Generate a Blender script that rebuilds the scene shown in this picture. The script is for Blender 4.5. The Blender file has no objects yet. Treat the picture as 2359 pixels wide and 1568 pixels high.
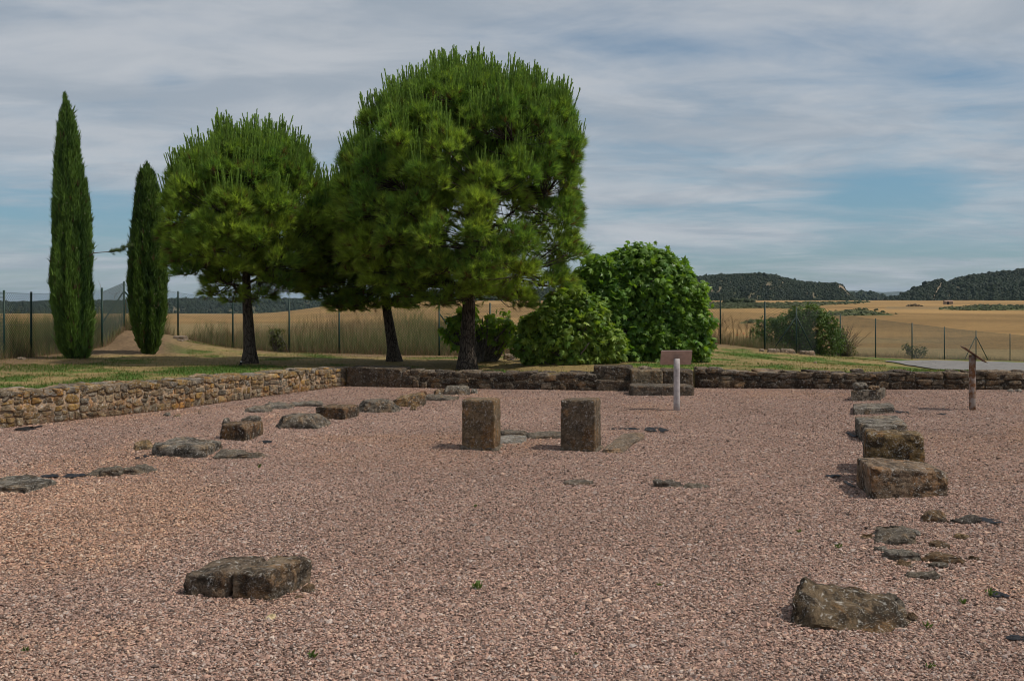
import bpy, math
import numpy as np
from mathutils import Vector

# ------------------------------------------------------------------ camera, sky, sun, exposure
S = bpy.context.scene
W_, F_, CX, HY, EYE = 2358.0, 2292.5, 1179.0, 695.4, 1.65   # measured picture width, focal length, centre, horizon, eye height
cam = bpy.data.cameras.new("camera"); cam_o = bpy.data.objects.new("camera", cam); S.collection.objects.link(cam_o)
cam.lens = 35.0; cam.sensor_width = 36.0; cam.shift_y = -(784 - HY) / W_
cam.clip_start = 0.1; cam.clip_end = 60000
cam_o.location = (0, 0, EYE); cam_o.rotation_euler = (math.radians(90), 0, 0)
S.camera = cam_o
S.view_settings.view_transform = 'Standard'; S.view_settings.look = 'None'
S.view_settings.exposure = -0.05; S.view_settings.gamma = 1.0
S.cycles.filter_width = 1.0; S.cycles.max_bounces = 6; S.cycles.diffuse_bounces = 3; S.cycles.transmission_bounces = 4; S.cycles.volume_bounces = 0
S.cycles.transparent_max_bounces = 8

SUN_EL = math.radians(56); SUN_AZ = math.atan2(0.98, -0.20)     # sun to the right, a little beyond the trees
sun_v = Vector((math.sin(SUN_AZ) * math.cos(SUN_EL), math.cos(SUN_AZ) * math.cos(SUN_EL), math.sin(SUN_EL)))
sl = bpy.data.lights.new("sun", 'SUN'); sl.energy = 3.3; sl.angle = math.radians(0.9); sl.color = (1, 0.93, 0.83)
so = bpy.data.objects.new("sun", sl); S.collection.objects.link(so)
so.rotation_euler = (-sun_v).to_track_quat('-Z', 'Y').to_euler(); so.location = (20, 10, 30)

world = bpy.data.worlds.new("World"); S.world = world; world.use_nodes = True
wt = world.node_tree; wt.nodes.clear()
class NT:
    """tiny node-tree writer"""
    def __init__(s, t): s.t = t
    def n(s, kind, **kw):
        nd = s.t.nodes.new(kind)
        for k, v in kw.items():
            if k.startswith('i_'):
                key = k[2:]; key = int(key) if key.isdigit() else key.replace('_', ' ')
                s.put(nd.inputs[key], v)
            else: setattr(nd, k, v)
        return nd
    def put(s, inp, v):
        if isinstance(v, bpy.types.NodeSocket): s.t.links.new(v, inp)
        elif isinstance(v, bpy.types.Node): s.t.links.new(v.outputs[0], inp)
        else:
            if hasattr(inp.default_value, '__len__') and hasattr(v, '__len__') and len(v) == 3 and len(inp.default_value) == 4: v = (*v, 1)
            inp.default_value = v
    def math(s, op, a, b=0.0, c=0.0, clamp=False):
        m = s.n('ShaderNodeMath', operation=op, use_clamp=clamp)
        for i, v in enumerate((a, b, c)): s.put(m.inputs[i], v)
        return m.outputs[0]
    def mix(s, f, a, b, mode='MIX'):
        m = s.n('ShaderNodeMix', data_type='RGBA', blend_type=mode)
        s.put(m.inputs[0], f); s.put(m.inputs[6], a); s.put(m.inputs[7], b)
        return m.outputs[2]
    def ramp(s, f, lo, hi, a=0.0, b=1.0, smooth=True):
        m = s.n('ShaderNodeMapRange', interpolation_type='SMOOTHSTEP' if smooth else 'LINEAR')
        s.put(m.inputs[0], f)
        for i, v in enumerate((lo, hi, a, b)): m.inputs[i + 1].default_value = v
        return m.outputs[0]
    def noise(s, vec, scale, detail=4, rough=0.55, dist=0.0):
        m = s.n('ShaderNodeTexNoise', i_Scale=scale, i_Detail=detail, i_Roughness=rough, i_Distortion=dist)
        s.put(m.inputs['Vector'], vec); return m.outputs[0]

w = NT(wt)
sky = w.n('ShaderNodeTexSky', sky_type='NISHITA', sun_disc=False, sun_elevation=SUN_EL, sun_rotation=SUN_AZ,
          altitude=400, air_density=1.0, dust_density=0.4, ozone_density=2.0)
tc = w.n('ShaderNodeTexCoord')
sep = w.n('ShaderNodeSeparateXYZ', i_0=tc.outputs['Generated'])
dx, dy, dz = sep.outputs[0], sep.outputs[1], sep.outputs[2]
zz = w.math('ADD', w.math('MAXIMUM', dz, 0.0), 0.10)
px_, py_ = w.math('DIVIDE', dx, zz), w.math('DIVIDE', dy, zz)
plane = w.n('ShaderNodeCombineXYZ', i_0=px_, i_1=py_, i_2=0.3).outputs[0]
mp = w.n('ShaderNodeMapping'); w.put(mp.inputs[0], plane); mp.inputs['Scale'].default_value = (0.55, 0.8, 1); mp.inputs['Rotation'].default_value = (0, 0, math.radians(-22)); mp.inputs['Location'].default_value = (3.7, 1.9, 0)
n1 = w.noise(mp.outputs[0], 1.0, 7, 0.55, 0.5)
mp2 = w.n('ShaderNodeMapping'); w.put(mp2.inputs[0], plane); mp2.inputs['Scale'].default_value = (1.0, 1.6, 1); mp2.inputs['Rotation'].default_value = (0, 0, math.radians(-12)); mp2.inputs['Location'].default_value = (1.2, 7.9, 0)
n2 = w.noise(mp2.outputs[0], 1.3, 8, 0.6, 0.8)
def blob(vx, vz, rx, rz):
    """soft patch of sky around one direction"""
    a = w.math('DIVIDE', w.math('SUBTRACT', dx, vx), rx); b = w.math('DIVIDE', w.math('SUBTRACT', dz, vz), rz)
    r2 = w.math('ADD', w.math('MULTIPLY', a, a), w.math('MULTIPLY', b, b))
    return w.math('MULTIPLY', w.math('POWER', 2.718, w.math('MULTIPLY', r2, -1.0)), w.math('GREATER_THAN', dy, 0.0))
n3 = w.noise(mp2.outputs[0], 4.5, 9, 0.62, 0.6)
cov = w.math('ADD', w.math('ADD', w.math('MULTIPLY', n1, 0.80), w.math('MULTIPLY', n2, 0.5)), w.math('MULTIPLY', n3, 0.16))
cov = w.math('ADD', cov, w.ramp(dz, 0.01, 0.24, -0.01, 0.16))
for vx, vz, rx, rz, amt in ((0.345, 0.106, 0.065, 0.024, -0.40), (0.20, 0.245, 0.22, 0.02, -0.17), (-0.32, 0.208, 0.03, 0.012, -0.22),
                            (-0.40, 0.085, 0.13, 0.03, -0.22), (0.16, 0.085, 0.10, 0.010, -0.14), (0.25, 0.04, 0.30, 0.015, -0.10), (0.40, 0.20, 0.10, 0.03, -0.08),
                            (0.30, 0.165, 0.16, 0.02, 0.14), (-0.20, 0.21, 0.22, 0.06, 0.14), (0.20, 0.075, 0.14, 0.012, 0.16), (0.45, 0.26, 0.12, 0.03, 0.16)):
    cov = w.math('ADD', cov, w.math('MULTIPLY', blob(vx, vz, rx, rz), amt))
cl = w.ramp(cov, 0.44, 0.94)
shade = w.ramp(w.noise(mp.outputs[0], 2.6, 8, 0.58, 0.5), 0.32, 0.68)
CLOUD_HI, CLOUD_LO = (5.3, 5.55, 5.9), (3.7, 4.2, 4.8)
ccol = w.mix(shade, CLOUD_LO, CLOUD_HI)
blue = w.mix(1.0, sky.outputs[0], w.mix(w.ramp(dz, 0.0, 0.16), (0.44, 0.56, 0.70), (0.62, 0.78, 0.80)), 'MULTIPLY')
skyc = w.mix(w.math('MULTIPLY', cl, 0.92), blue, ccol)
bg = w.n('ShaderNodeBackground', i_Color=skyc, i_Strength=0.10)
wo = w.n('ShaderNodeOutputWorld', i_Surface=bg)

# ------------------------------------------------------------------ helpers
rng = np.random.default_rng(7)
def at(px, py, Y): return np.array([(px - CX) / F_ * Y, Y, EYE - (py - HY) / F_ * Y])
def gr(px, py, z=0.0):
    Y = (EYE - z) * F_ / (py - HY); return np.array([(px - CX) / F_ * Y, Y, z])

def _h(i, j, k):
    n = (i.astype(np.int64) * 374761393 + j.astype(np.int64) * 668265263 + k.astype(np.int64) * 2147483647) & 0xffffffff
    n = ((n ^ (n >> 13)) * 1274126177) & 0xffffffff
    n = ((n ^ (n >> 16)) * 2246822519) & 0xffffffff
    return ((n ^ (n >> 15)) & 0xffffff) / float(0xffffff)
def vnoise(p):
    p = np.asarray(p, float); i = np.floor(p).astype(np.int64); f = p - i; f = f * f * (3 - 2 * f)
    r = 0
    for a in (0, 1):
        for b in (0, 1):
            for c in (0, 1):
                wgt = (f[:, 0] if a else 1 - f[:, 0]) * (f[:, 1] if b else 1 - f[:, 1]) * (f[:, 2] if c else 1 - f[:, 2])
                r = r + wgt * _h(i[:, 0] + a, i[:, 1] + b, i[:, 2] + c)
    return r
def fbm(p, octv=4, gain=0.5):
    p = np.asarray(p, float); r = 0; a = 1; t = 0
    for o in range(octv):
        r = r + a * vnoise(p * 2 ** o + 17.3 * o); t += a; a *= gain
    return r / t
def n2d(x, y, s, seed=0, octv=4): return fbm(np.stack([x * s + seed * 9.1, y * s - seed * 4.7, np.full_like(x, seed * 1.37)], 1), octv)
def sstep(a, b, x):
    t = np.clip((x - a) / (b - a), 0, 1); return t * t * (3 - 2 * t)

def link(o, parent=None):
    S.collection.objects.link(o)
    if parent is not None: o.parent = parent
    return o
def mk(name, V, F, mat, origin=(0, 0, 0), parent=None, col=None, smooth=False):
    """one mesh object; V in world metres, F an (n,3) or (n,4) index array or a list of such arrays"""
    V = np.asarray(V, float); Fs = F if isinstance(F, list) else [F]; Fs = [np.asarray(f, int) for f in Fs if len(f)]
    org = np.array(parent.location) if parent is not None else np.asarray(origin, float)
    me = bpy.data.meshes.new(name); me.vertices.add(len(V)); me.vertices.foreach_set('co', (V - org).astype(np.float32).ravel())
    loops = np.concatenate([f.ravel() for f in Fs]); sizes = np.concatenate([np.full(len(f), f.shape[1]) for f in Fs])
    me.loops.add(len(loops)); me.loops.foreach_set('vertex_index', loops.astype(np.int32))
    me.polygons.add(len(sizes)); me.polygons.foreach_set('loop_start', np.concatenate([[0], np.cumsum(sizes)[:-1]]).astype(np.int32))
    me.polygons.foreach_set('use_smooth', np.full(len(sizes), smooth))
    if col is not None:
        a = me.color_attributes.new('col', 'FLOAT_COLOR', 'POINT')
        c = np.ones((len(V), 4), np.float32); c[:, :3] = col; a.data.foreach_set('color', c.ravel())
    me.update(calc_edges=True); me.validate()
    if mat: me.materials.append(mat)
    o = bpy.data.objects.new(name, me)
    if parent is None: o.location = org
    return link(o, parent)
def tag(o, label=None, cat=None, group=None, kind=None):
    for k, v in (('label', label), ('category', cat), ('group', group), ('kind', kind)):
        if v: o[k] = v
    if cat and not kind: o['kind'] = 'thing'
    return o
def thing(name, loc, label, cat, group=None):
    o = bpy.data.objects.new(name, None); o.location = Vector(loc); o.empty_display_size = 0.1
    link(o); return tag(o, label, cat, group)

class MB:
    """gathers pieces of one mesh"""
    def __init__(s): s.V = []; s.T = []; s.Q = []; s.C = []; s.n = 0
    def add(s, V, F, col=(1, 1, 1)):
        V = np.asarray(V, float); F = np.asarray(F, int)
        if len(V) == 0: return
        (s.T if F.shape[1] == 3 else s.Q).append(F + s.n); s.V.append(V)
        c = np.asarray(col, float); s.C.append(np.broadcast_to(c, (len(V), 3)).copy() if c.ndim == 1 else c); s.n += len(V)
    def build(s, name, mat, origin=(0, 0, 0), parent=None, smooth=False):
        F = [np.concatenate(f) for f in (s.T, s.Q) if f]
        return mk(name, np.concatenate(s.V), F, mat, origin, parent, np.concatenate(s.C), smooth)
def tube(pts, rad, n=6, cap=True):
    pts = np.asarray(pts, float); rad = np.broadcast_to(np.asarray(rad, float), (len(pts),))
    tan = np.gradient(pts, axis=0); tan /= np.linalg.norm(tan, axis=1)[:, None] + 1e-12
    ref = np.array([0, 0, 1.0]) if abs(tan[0][2]) < 0.9 else np.array([1.0, 0, 0])
    u = np.cross(tan, ref); u /= np.linalg.norm(u, axis=1)[:, None]; v = np.cross(tan, u)
    a = np.arange(n) * 2 * math.pi / n
    V = (pts[:, None] + rad[:, None, None] * (np.cos(a)[None, :, None] * u[:, None] + np.sin(a)[None, :, None] * v[:, None])).reshape(-1, 3)
    F = []
    for i in range(len(pts) - 1):
        for k in range(n): F.append((i * n + k, i * n + (k + 1) % n, (i + 1) * n + (k + 1) % n, (i + 1) * n + k))
    F = np.array(F)
    if cap:
        V = np.concatenate([V, pts[:1], pts[-1:]]); c0, c1, L = len(V) - 2, len(V) - 1, (len(pts) - 1) * n
        F = np.concatenate([F, [(c0, (k + 1) % n, k, c0) for k in range(0)] or np.zeros((0, 4), int)]) if False else F
        T = [(c0, (k + 1) % n, k) for k in range(n)] + [(c1, L + k, L + (k + 1) % n) for k in range(n)]
        return V, F, np.array(T)
    return V, F, None
def add_tube(mb, pts, rad, n=6, col=(1, 1, 1), cap=True):
    V, Q, T = tube(pts, rad, n, cap); base = mb.n
    mb.add(V, Q, col)
    if T is not None: mb.T.append(T + base)
def grid_box(N):
    """surface of the cube [-1,1]^3 as one closed grid"""
    idx = {}; V = []; F = []
    def vid(p):
        if p not in idx: idx[p] = len(V); V.append(p)
        return idx[p]
    for ax in range(3):
        for sg in (0, N):
            for i in range(N):
                for j in range(N):
                    q = []
                    for a, b in ((i, j), (i + 1, j), (i + 1, j + 1), (i, j + 1)):
                        p = [0, 0, 0]; p[ax] = sg; p[(ax + 1) % 3] = a; p[(ax + 2) % 3] = b; q.append(vid(tuple(p)))
                    F.append(q if sg == N else q[::-1])
    return np.array(V, float) / N * 2 - 1, np.array(F)
_GB = {n: grid_box(n) for n in (3, 5, 18, 26)}
def rbox(h, R, N):
    """rounded box of half extents h"""
    P, F = _GB[N]; h = np.asarray(h, float); R = min(R, 0.95 * h.min())
    p = np.sign(P) * np.abs(P) ** 0.85 * h; inn = np.clip(p, -(h - R), h - R); d = p - inn
    L = np.linalg.norm(d, axis=1)[:, None]; return inn + np.where(L > 1e-9, d / np.maximum(L, 1e-9) * np.minimum(R, L * 1e3), 0), F
def nrm(V, F):
    n = np.zeros_like(V); fn = np.cross(V[F[:, 2]] - V[F[:, 0]], V[F[:, 3]] - V[F[:, 1]])
    for k in range(4): np.add.at(n, F[:, k], fn)
    return n / (np.linalg.norm(n, axis=1)[:, None] + 1e-12)
def scatter(tV, tF, pos, X, Yv, Z, sc):
    """copies of a template with frames X,Yv,Z at pos, merged to arrays"""
    sc = np.asarray(sc); sc = sc[:, None] if sc.ndim == 1 else sc
    k, n = len(pos), len(tV)
    T = tV[None] * (sc[:, None, :] if sc.shape[1] == 3 else sc[:, None])
    V = pos[:, None] + T[..., 0:1] * X[:, None] + T[..., 1:2] * Yv[:, None] + T[..., 2:3] * Z[:, None]
    F = (tF[None] + (np.arange(k) * n)[:, None, None]).reshape(-1, tF.shape[1])
    return V.reshape(-1, 3), F
def frames(Z, r=rng):
    Z = Z / (np.linalg.norm(Z, axis=1)[:, None] + 1e-12); a = r.normal(size=Z.shape); X = np.cross(a, Z); X /= np.linalg.norm(X, axis=1)[:, None] + 1e-12
    return X, np.cross(Z, X), Z

# ------------------------------------------------------------------ materials
def new_mat(name):
    m = bpy.data.materials.new(name); m.use_nodes = True; m.node_tree.nodes.clear(); return m, NT(m.node_tree)
def finish(t, col, rough=0.85, bump=None, bstr=0.3, bdist=0.02, metal=0.0, transl=0.0, tcol=None, spec=0.3):
    b = t.n('ShaderNodeBsdfPrincipled'); t.put(b.inputs['Base Color'], col); t.put(b.inputs['Roughness'], rough)
    b.inputs['Metallic'].default_value = metal; b.inputs['Specular IOR Level'].default_value = spec
    if bump is not None:
        bm = t.n('ShaderNodeBump', i_Strength=bstr, i_Distance=bdist); t.put(bm.inputs['Height'], bump); t.put(b.inputs['Normal'], bm.outputs[0])
    out = b.outputs[0]
    if transl:
        tr = t.n('ShaderNodeBsdfTranslucent'); t.put(tr.inputs[0], tcol if tcol is not None else col)
        mx = t.n('ShaderNodeMixShader', i_0=transl); t.put(mx.inputs[1], out); t.put(mx.inputs[2], tr.outputs[0]); out = mx.outputs[0]
    o = t.n('ShaderNodeOutputMaterial'); t.put(o.inputs[0], out)
def attr(t): return t.n('ShaderNodeAttribute', attribute_name='col').outputs['Color']

def stone_mat(name, dark=0.5, lichen=0.5, ochre=0.4, scale=1.0, rough_bump=0.9):
    m, t = new_mat(name); v = t.n('ShaderNodeTexCoord').outputs['Object']; c = attr(t)
    nb = t.noise(v, 7 * scale, 8, 0.72, 0.3); nf = t.noise(v, 60 * scale, 6, 0.75); no = t.noise(v, 4 * scale, 5, 0.65, 0.6); nm = t.noise(v, 22 * scale, 6, 0.7, 0.5)
    c = t.mix(t.ramp(nm, 0.3, 0.7), t.mix(1.0, c, (0.62, 0.60, 0.58), 'MULTIPLY'), t.mix(1.0, c, (1.35, 1.32, 1.28), 'MULTIPLY'))
    c = t.mix(t.math('MULTIPLY', t.ramp(no, 0.48, 0.62), ochre), c, t.mix(1.0, c, (1.8, 1.15, 0.5), 'MULTIPLY'))
    c = t.mix(t.math('MULTIPLY', t.ramp(nb, 0.44, 0.58), dark), c, (0.020, 0.017, 0.014))
    c = t.mix(t.math('MULTIPLY', t.ramp(nf, 0.30, 0.52, 1.0, 0.0), 0.75), c, (0.022, 0.018, 0.015))
    vo = t.n('ShaderNodeTexVoronoi', feature='F1', i_Scale=33 * scale); t.put(vo.inputs['Vector'], t.mix(0.12, v, t.n('ShaderNodeTexNoise', i_Scale=30 * scale).outputs[1]))
    spot = t.math('MULTIPLY', t.ramp(vo.outputs[0], 0.17, 0.27, 1, 0), t.ramp(t.noise(v, 6 * scale, 3, 0.6), 0.40, 0.54))
    blot = t.ramp(t.noise(v, 26 * scale, 7, 0.78, 0.4), 0.565, 0.62)
    c = t.mix(t.math('MULTIPLY', t.math('MAXIMUM', spot, blot), lichen), c, (0.56, 0.53, 0.48))
    hgt = t.math('ADD', t.math('MULTIPLY', nm, 0.6), t.math('MULTIPLY', nf, 0.5))
    finish(t, c, 0.94, hgt, rough_bump, 0.035, spec=0.12); return m
def plain_mat(name, col, rough=0.6, metal=0.0, nscale=8, var=0.25, bump=0.1):
    m, t = new_mat(name); v = t.n('ShaderNodeTexCoord').outputs['Object']; n = t.noise(v, nscale, 5, 0.6)
    c = t.mix(t.ramp(n, 0.3, 0.7), tuple(x * (1 - var) for x in col), tuple(min(1, x * (1 + var)) for x in col))
    finish(t, c, rough, n, bump, 0.01, metal); return m
def leaf_mat(name, transl=0.35, rough=0.55, spec=0.3, tm=(1.5, 1.5, 0.6)):
    m, t = new_mat(name); c = attr(t)
    finish(t, c, rough, transl=transl, tcol=t.mix(1.0, c, tm, 'MULTIPLY'), spec=spec); return m

M_wall = stone_mat('sunny_rubble_stone', 0.40, 0.6, 0.40)
M_back = stone_mat('dark_lichened_stone', 0.55, 0.45, 0.3)
M_block = stone_mat('weathered_sandstone', 0.8, 0.7, 0.4)
M_pillar = stone_mat('brown_mossy_sandstone', 0.45, 0.6, 0.5, 1.1)
M_flat = stone_mat('flaky_grey_stone', 0.5, 0.6, 0.25, 1.6)
M_leaf = leaf_mat('fig_leaf', 0.44, 0.42, 0.35, (1.6, 1.6, 0.5))
M_needle = leaf_mat('pine_needle', 0.5, 0.55, 0.2, (1.5, 1.5, 0.6))
M_cyp = leaf_mat('cypress_foliage', 0.25, 0.6, 0.2)
M_grass = leaf_mat('grass_blade', 0.35, 0.7, 0.15, (1.3, 1.2, 0.7))
M_fence = plain_mat('green_painted_steel', (0.005, 0.028, 0.019), 0.5, 0.0, 6, 0.2)
M_wire = plain_mat('green_wire', (0.010, 0.032, 0.023), 0.55)
M_scrap = plain_mat('black_geotextile', (0.010, 0.010, 0.012), 0.6, 0, 60, 0.5, 0.4)
M_bare = plain_mat('pale_bare_earth', (0.30, 0.23, 0.16), 0.95, 0, 0.05, 0.3, 0.0)
M_peb, t = new_mat('gravel_pebble'); finish(t, attr(t), 0.85, spec=0.25)
def bark_mat(name, c1, c2):
    m, t = new_mat(name); v = t.n('ShaderNodeTexCoord').outputs['Object']
    mpn = t.n('ShaderNodeMapping'); t.put(mpn.inputs[0], v); mpn.inputs['Scale'].default_value = (1, 1, 0.28)
    vo = t.n('ShaderNodeTexVoronoi', feature='DISTANCE_TO_EDGE', i_Scale=24); t.put(vo.inputs['Vector'], t.mix(0.12, mpn.outputs[0], t.n('ShaderNodeTexNoise', i_Scale=12).outputs[1]))
    n = t.noise(v, 40, 5, 0.65); pl = t.ramp(vo.outputs[0], 0.0, 0.14)
    c = t.mix(pl, tuple(x * 0.35 for x in c1), t.mix(n, c1, c2))
    finish(t, c, 0.95, t.math('ADD', pl, t.math('MULTIPLY', n, 0.4)), 0.8, 0.02, spec=0.15); return m
M_bark = bark_mat('pine_bark', (0.075, 0.058, 0.045), (0.13, 0.105, 0.085))
M_figbark = bark_mat('fig_bark', (0.17, 0.15, 0.12), (0.24, 0.21, 0.18))

# ------------------------------------------------------------------ terrain
FENCE = [(-230, 935, 1), (10, 896, 725), (78, 893, 730), (155, 882, 727), (255, 869, 721), (310, 825, 701), (445, 847, 728), (582, 872, 748), (723, 881, 748),
         (848, 884.5, 756), (975, 887, 757), (1098, 889, 757), (1225, 888, 757), (1350, 880, 752), (1500, 868, 744), (1650, 862, 740), (1801, 860, 740), (1912, 873.5, 753),
         (1991, 884, 769), (2101, 891, 785), (2189, 895, 796.5), (2280, 898, 807), (2361, 899, 816.5), (2440, 900.5, 826), (2525, 903, 834), (2612, 905, 841)]
FENCE_Y = [17.5, 23.3, 24.4, 25.6, 27.2, 31.0, 32.2, 31.6, 30.6, 30.6, 30.6, 30.6, 31.0, 31.6, 32.4, 33.0, 33.0, 33.2, 34.6, 37.6, 40.4, 43.8, 48.2, 53.5, 57.7, 62.5]
K = 0.92109
posts = [at(a * K, b * K, Y) for (a, b, c), Y in zip(FENCE, FENCE_Y)]
def far_z(px, Y):
    L = np.interp(np.log(Y), np.log([20, 40, 70, 120, 200, 400, 800, 1300, 3000, 20000]), [0.2, 0.62, 0.35, -0.6, -1.7, -4.2, -9, -14, -30, -160])
    R = np.interp(np.log(Y), np.log([20, 40, 60, 100, 150, 200, 300, 400, 700, 900, 1300, 3000, 20000]), [0, -0.8, -1.65, -2.0, -2.25, -2.1, -1.6, -0.9, 1.3, 2.5, 3.5, -20, -170])
    Cn = np.interp(np.log(Y), np.log([20, 40, 60, 100, 200, 400, 700, 900, 1300, 3000, 20000]), [0.2, 0.5, 0.35, -0.4, -1.0, -0.5, 1.3, 2.2, 3.0, -20, -170])
    a = sstep(560, 900, px); b = sstep(1300, 1800, px)
    return (L * (1 - a) + Cn * a) * (1 - b) + R * b
ctrl = [p for p in posts]
ctrl += [np.array(p) for p in ((-3.9, 20.0, .31), (-5.7, 15.8, .36), (-7.2, 13.2, .42), (-10, 8, .46), (-2, 19.9, .28), (0.5, 19.5, .28), (2, 19.3, .27), (4, 19.7, .27), (6.4, 19.4, .27), (9.6, 19.4, .25), (13, 19.5, .15))]
ctrl += [at(178, 826, 23.8), at(345, 813, 25.6), at(572, 838, 22.5), at(905, 832, 24.4), at(1078, 853, 21.9), at(1000, 853, 21.7), at(1500, 832, 23.5), at(1310, 836, 22.3), at(1110, 832, 24.0)]
ctrl += [at(330, 772, 28.2), at(270, 788, 28), at(295, 765, 30), at(400, 785, 30), at(330, 766, 30.0), at(345, 765, 30.4), at(380, 770, 31.0), at(262, 782, 28.5), at(430, 783, 30.8), at(250, 815, 25.5), at(450, 808, 27), at(1640, 812, 28), at(1760, 822, 29), at(1900, 838, 28), at(2150, 838, 33), at(2300, 838, 38)]
for (px, Y) in ((-500, 40), (-300, 44), (100, 42), (300, 41), (450, 39), (600, 39), (750, 39), (900, 39), (1050, 39), (100, 55), (600, 55), (1000, 55), (1200, 45), (1500, 55), (1800, 60), (2100, 70), (2400, 90), (2700, 90), (0, 80), (600, 85), (1200, 85), (1700, 85), (-600, 85)):
    ctrl.append(np.array([(px - CX) / F_ * Y, Y, float(far_z(np.array([px]), np.array([Y]))[0])]))
ctrl = np.array(ctrl)
def _phi(r2): return 0.5 * r2 * np.log(r2 + 1e-9)
_n = len(ctrl); _A = np.zeros((_n + 3, _n + 3)); _d = ((ctrl[:, None, :2] - ctrl[None, :, :2]) ** 2).sum(-1)
_A[:_n, :_n] = _phi(_d) + np.eye(_n) * 0.5; _A[:_n, _n] = 1; _A[:_n, _n + 1:] = ctrl[:, :2]; _A[_n, :_n] = 1; _A[_n + 1:, :_n] = ctrl[:, :2].T
_w = np.linalg.solve(_A, np.concatenate([ctrl[:, 2], [0, 0, 0]]))
def H(x, y):
    x = np.atleast_1d(np.asarray(x, float)); y = np.atleast_1d(np.asarray(y, float)); out = np.zeros(len(x))
    near = y < 90; px = CX + x / np.maximum(y, 1) * F_
    out[:] = far_z(np.clip(px, -600, 3000), np.maximum(y, 20))
    xn, yn = x[near], y[near]
    if len(xn):
        z = np.zeros(len(xn))
        for s in range(0, len(xn), 50000):
            q = slice(s, s + 50000); r2 = (xn[q, None] - ctrl[None, :, 0]) ** 2 + (yn[q, None] - ctrl[None, :, 1]) ** 2
            z[q] = _phi(r2) @ _w[:_n] + _w[_n] + _w[_n + 1] * xn[q] + _w[_n + 2] * yn[q]
        b = sstep(62, 90, yn); z = np.clip(z, -2.5, 1.2); out[near] = z * (1 - b) + out[near] * b
    out += (n2d(x, y, 0.9, 3, 3) - 0.5) * 0.05 * (y < 70)
    out += (n2d(x, y, 3.0, 6, 3) - 0.5) * 0.16 * np.exp(-(((px - 330) / 110) ** 2)) * (y > 24) * (y < 33)
    out += (n2d(x, y, 0.02, 5, 3) - 0.5) * sstep(90, 250, y) * np.minimum(1.4, y * 0.003)
    return out
def Hp(x, y): return float(H([x], [y])[0])
def ray_ground(px, py):
    Y = np.geomspace(12, 1500, 3000); X = (px - CX) / F_ * Y; z = EYE - (py - HY) / F_ * Y; hit = np.nonzero(H(X, Y) >= z)[0]
    i = hit[0] if len(hit) else 2999
    return np.array([X[i], Y[i], z[i]])

# line of the two walls (inner face at gravel level)
LW = np.array([(-11.2, 4.6), (-9.5, 8.0), (-6.7, 13.0), (-5.19, 15.27), (-4.36, 17.25), (-3.27, 19.5)])
BW = np.array([(-3.27, 19.5), (-1.2, 18.98), (1.6, 18.55), (3.49, 19.1), (6.39, 18.8), (9.63, 18.72), (15.5, 18.7)])
def inside_court(x, y):
    xl = np.interp(y, LW[:, 1], LW[:, 0]); yb = np.interp(x, BW[:, 0], BW[:, 1])
    return np.minimum((x - xl) * 0.88, yb - y)          # >0 inside, metres to the wall face
fxy = np.array([p[:2] for p in posts])
def beyond_fence(x, y):
    """>0 on the far side of the fence line (approximate metres)"""
    best = np.full(len(x), 1e9); sgn = np.ones(len(x))
    for a, b in zip(fxy[:-1], fxy[1:]):
        d = b - a; L2 = d @ d; t = np.clip(((x - a[0]) * d[0] + (y - a[1]) * d[1]) / L2, 0, 1)
        qx, qy = x - (a[0] + t * d[0]), y - (a[1] + t * d[1]); dist = np.hypot(qx, qy); s = np.sign(d[0] * qy - d[1] * qx)
        m = dist < best; best[m] = dist[m]; sgn[m] = s[m]
    return best * sgn
def lawn_green(x, y):
    g = n2d(x, y, 0.55, 11, 4) * 0.6 + n2d(x, y * 1.5, 1.6, 12, 3) * 0.4
    left = sstep(-2.5, -6, x) * sstep(24, 18, y)
    return sstep(0.50, 0.63, g + 0.15 * left + 0.05 * sstep(3, 7, x))

rowsY = [4.0]
while rowsY[-1] < 62: rowsY.append(rowsY[-1] * 1.0075)
while rowsY[-1] < 24000: rowsY.append(rowsY[-1] * 1.018)
rowsY = np.array(rowsY); us = np.concatenate([np.linspace(-2.6, -0.75, 90)[:-1], np.linspace(-0.75, 0.75, 440), np.linspace(0.75, 1.6, 50)[1:]])
UU, YY = np.meshgrid(us, rowsY); gx = (UU * YY).ravel(); gy = YY.ravel(); gz = H(gx, gy)
ic = inside_court(gx, gy); gz = np.where(ic > -0.22, -0.12, gz)
nr, nc = YY.shape; ii = (np.arange(nr - 1)[:, None] * nc + np.arange(nc - 1)[None]).ravel()
GF = np.stack([ii, ii + 1, ii + nc + 1, ii + nc], 1)
bf = beyond_fence(gx, gy); bf = np.where(gy > 75, 30, bf)
px = CX + gx / gy * F_; py = HY + (EYE - gz) / gy * F_
lawn_dry, lawn_gr, soil, drygrass, wheat, scrub = [np.array(c) for c in ((0.25, 0.185, 0.085), (0.075, 0.135, 0.026), (0.175, 0.118, 0.072), (0.26, 0.19, 0.095), (0.325, 0.203, 0.086), (0.075, 0.085, 0.032))]
lg = lawn_green(gx, gy)[:, None]
col = lawn_dry * (1 - lg) + lawn_gr * lg
s_ = sstep(-3.2, -0.6, bf + (n2d(gx, gy, 0.8, 21) - 0.5) * 3) * (px < 1350) + sstep(-2.0, -0.4, bf + (n2d(gx, gy, 0.8, 21) - 0.5) * 2) * (px >= 1350) * (px < 1900)
mound = np.exp(-(((px - 320) / 95) ** 2)) * sstep(24.3, 26.0, gy) * (bf < 1)
s_ = np.clip(np.maximum(s_, mound * 1.3), 0, 1)[:, None]; col = col * (1 - s_) + soil * s_
d_ = sstep(-0.2, 0.8, bf)[:, None]; col = col * (1 - d_) + drygrass * d_
wv = n2d(gx, gy, 0.012, 31, 4)
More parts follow.
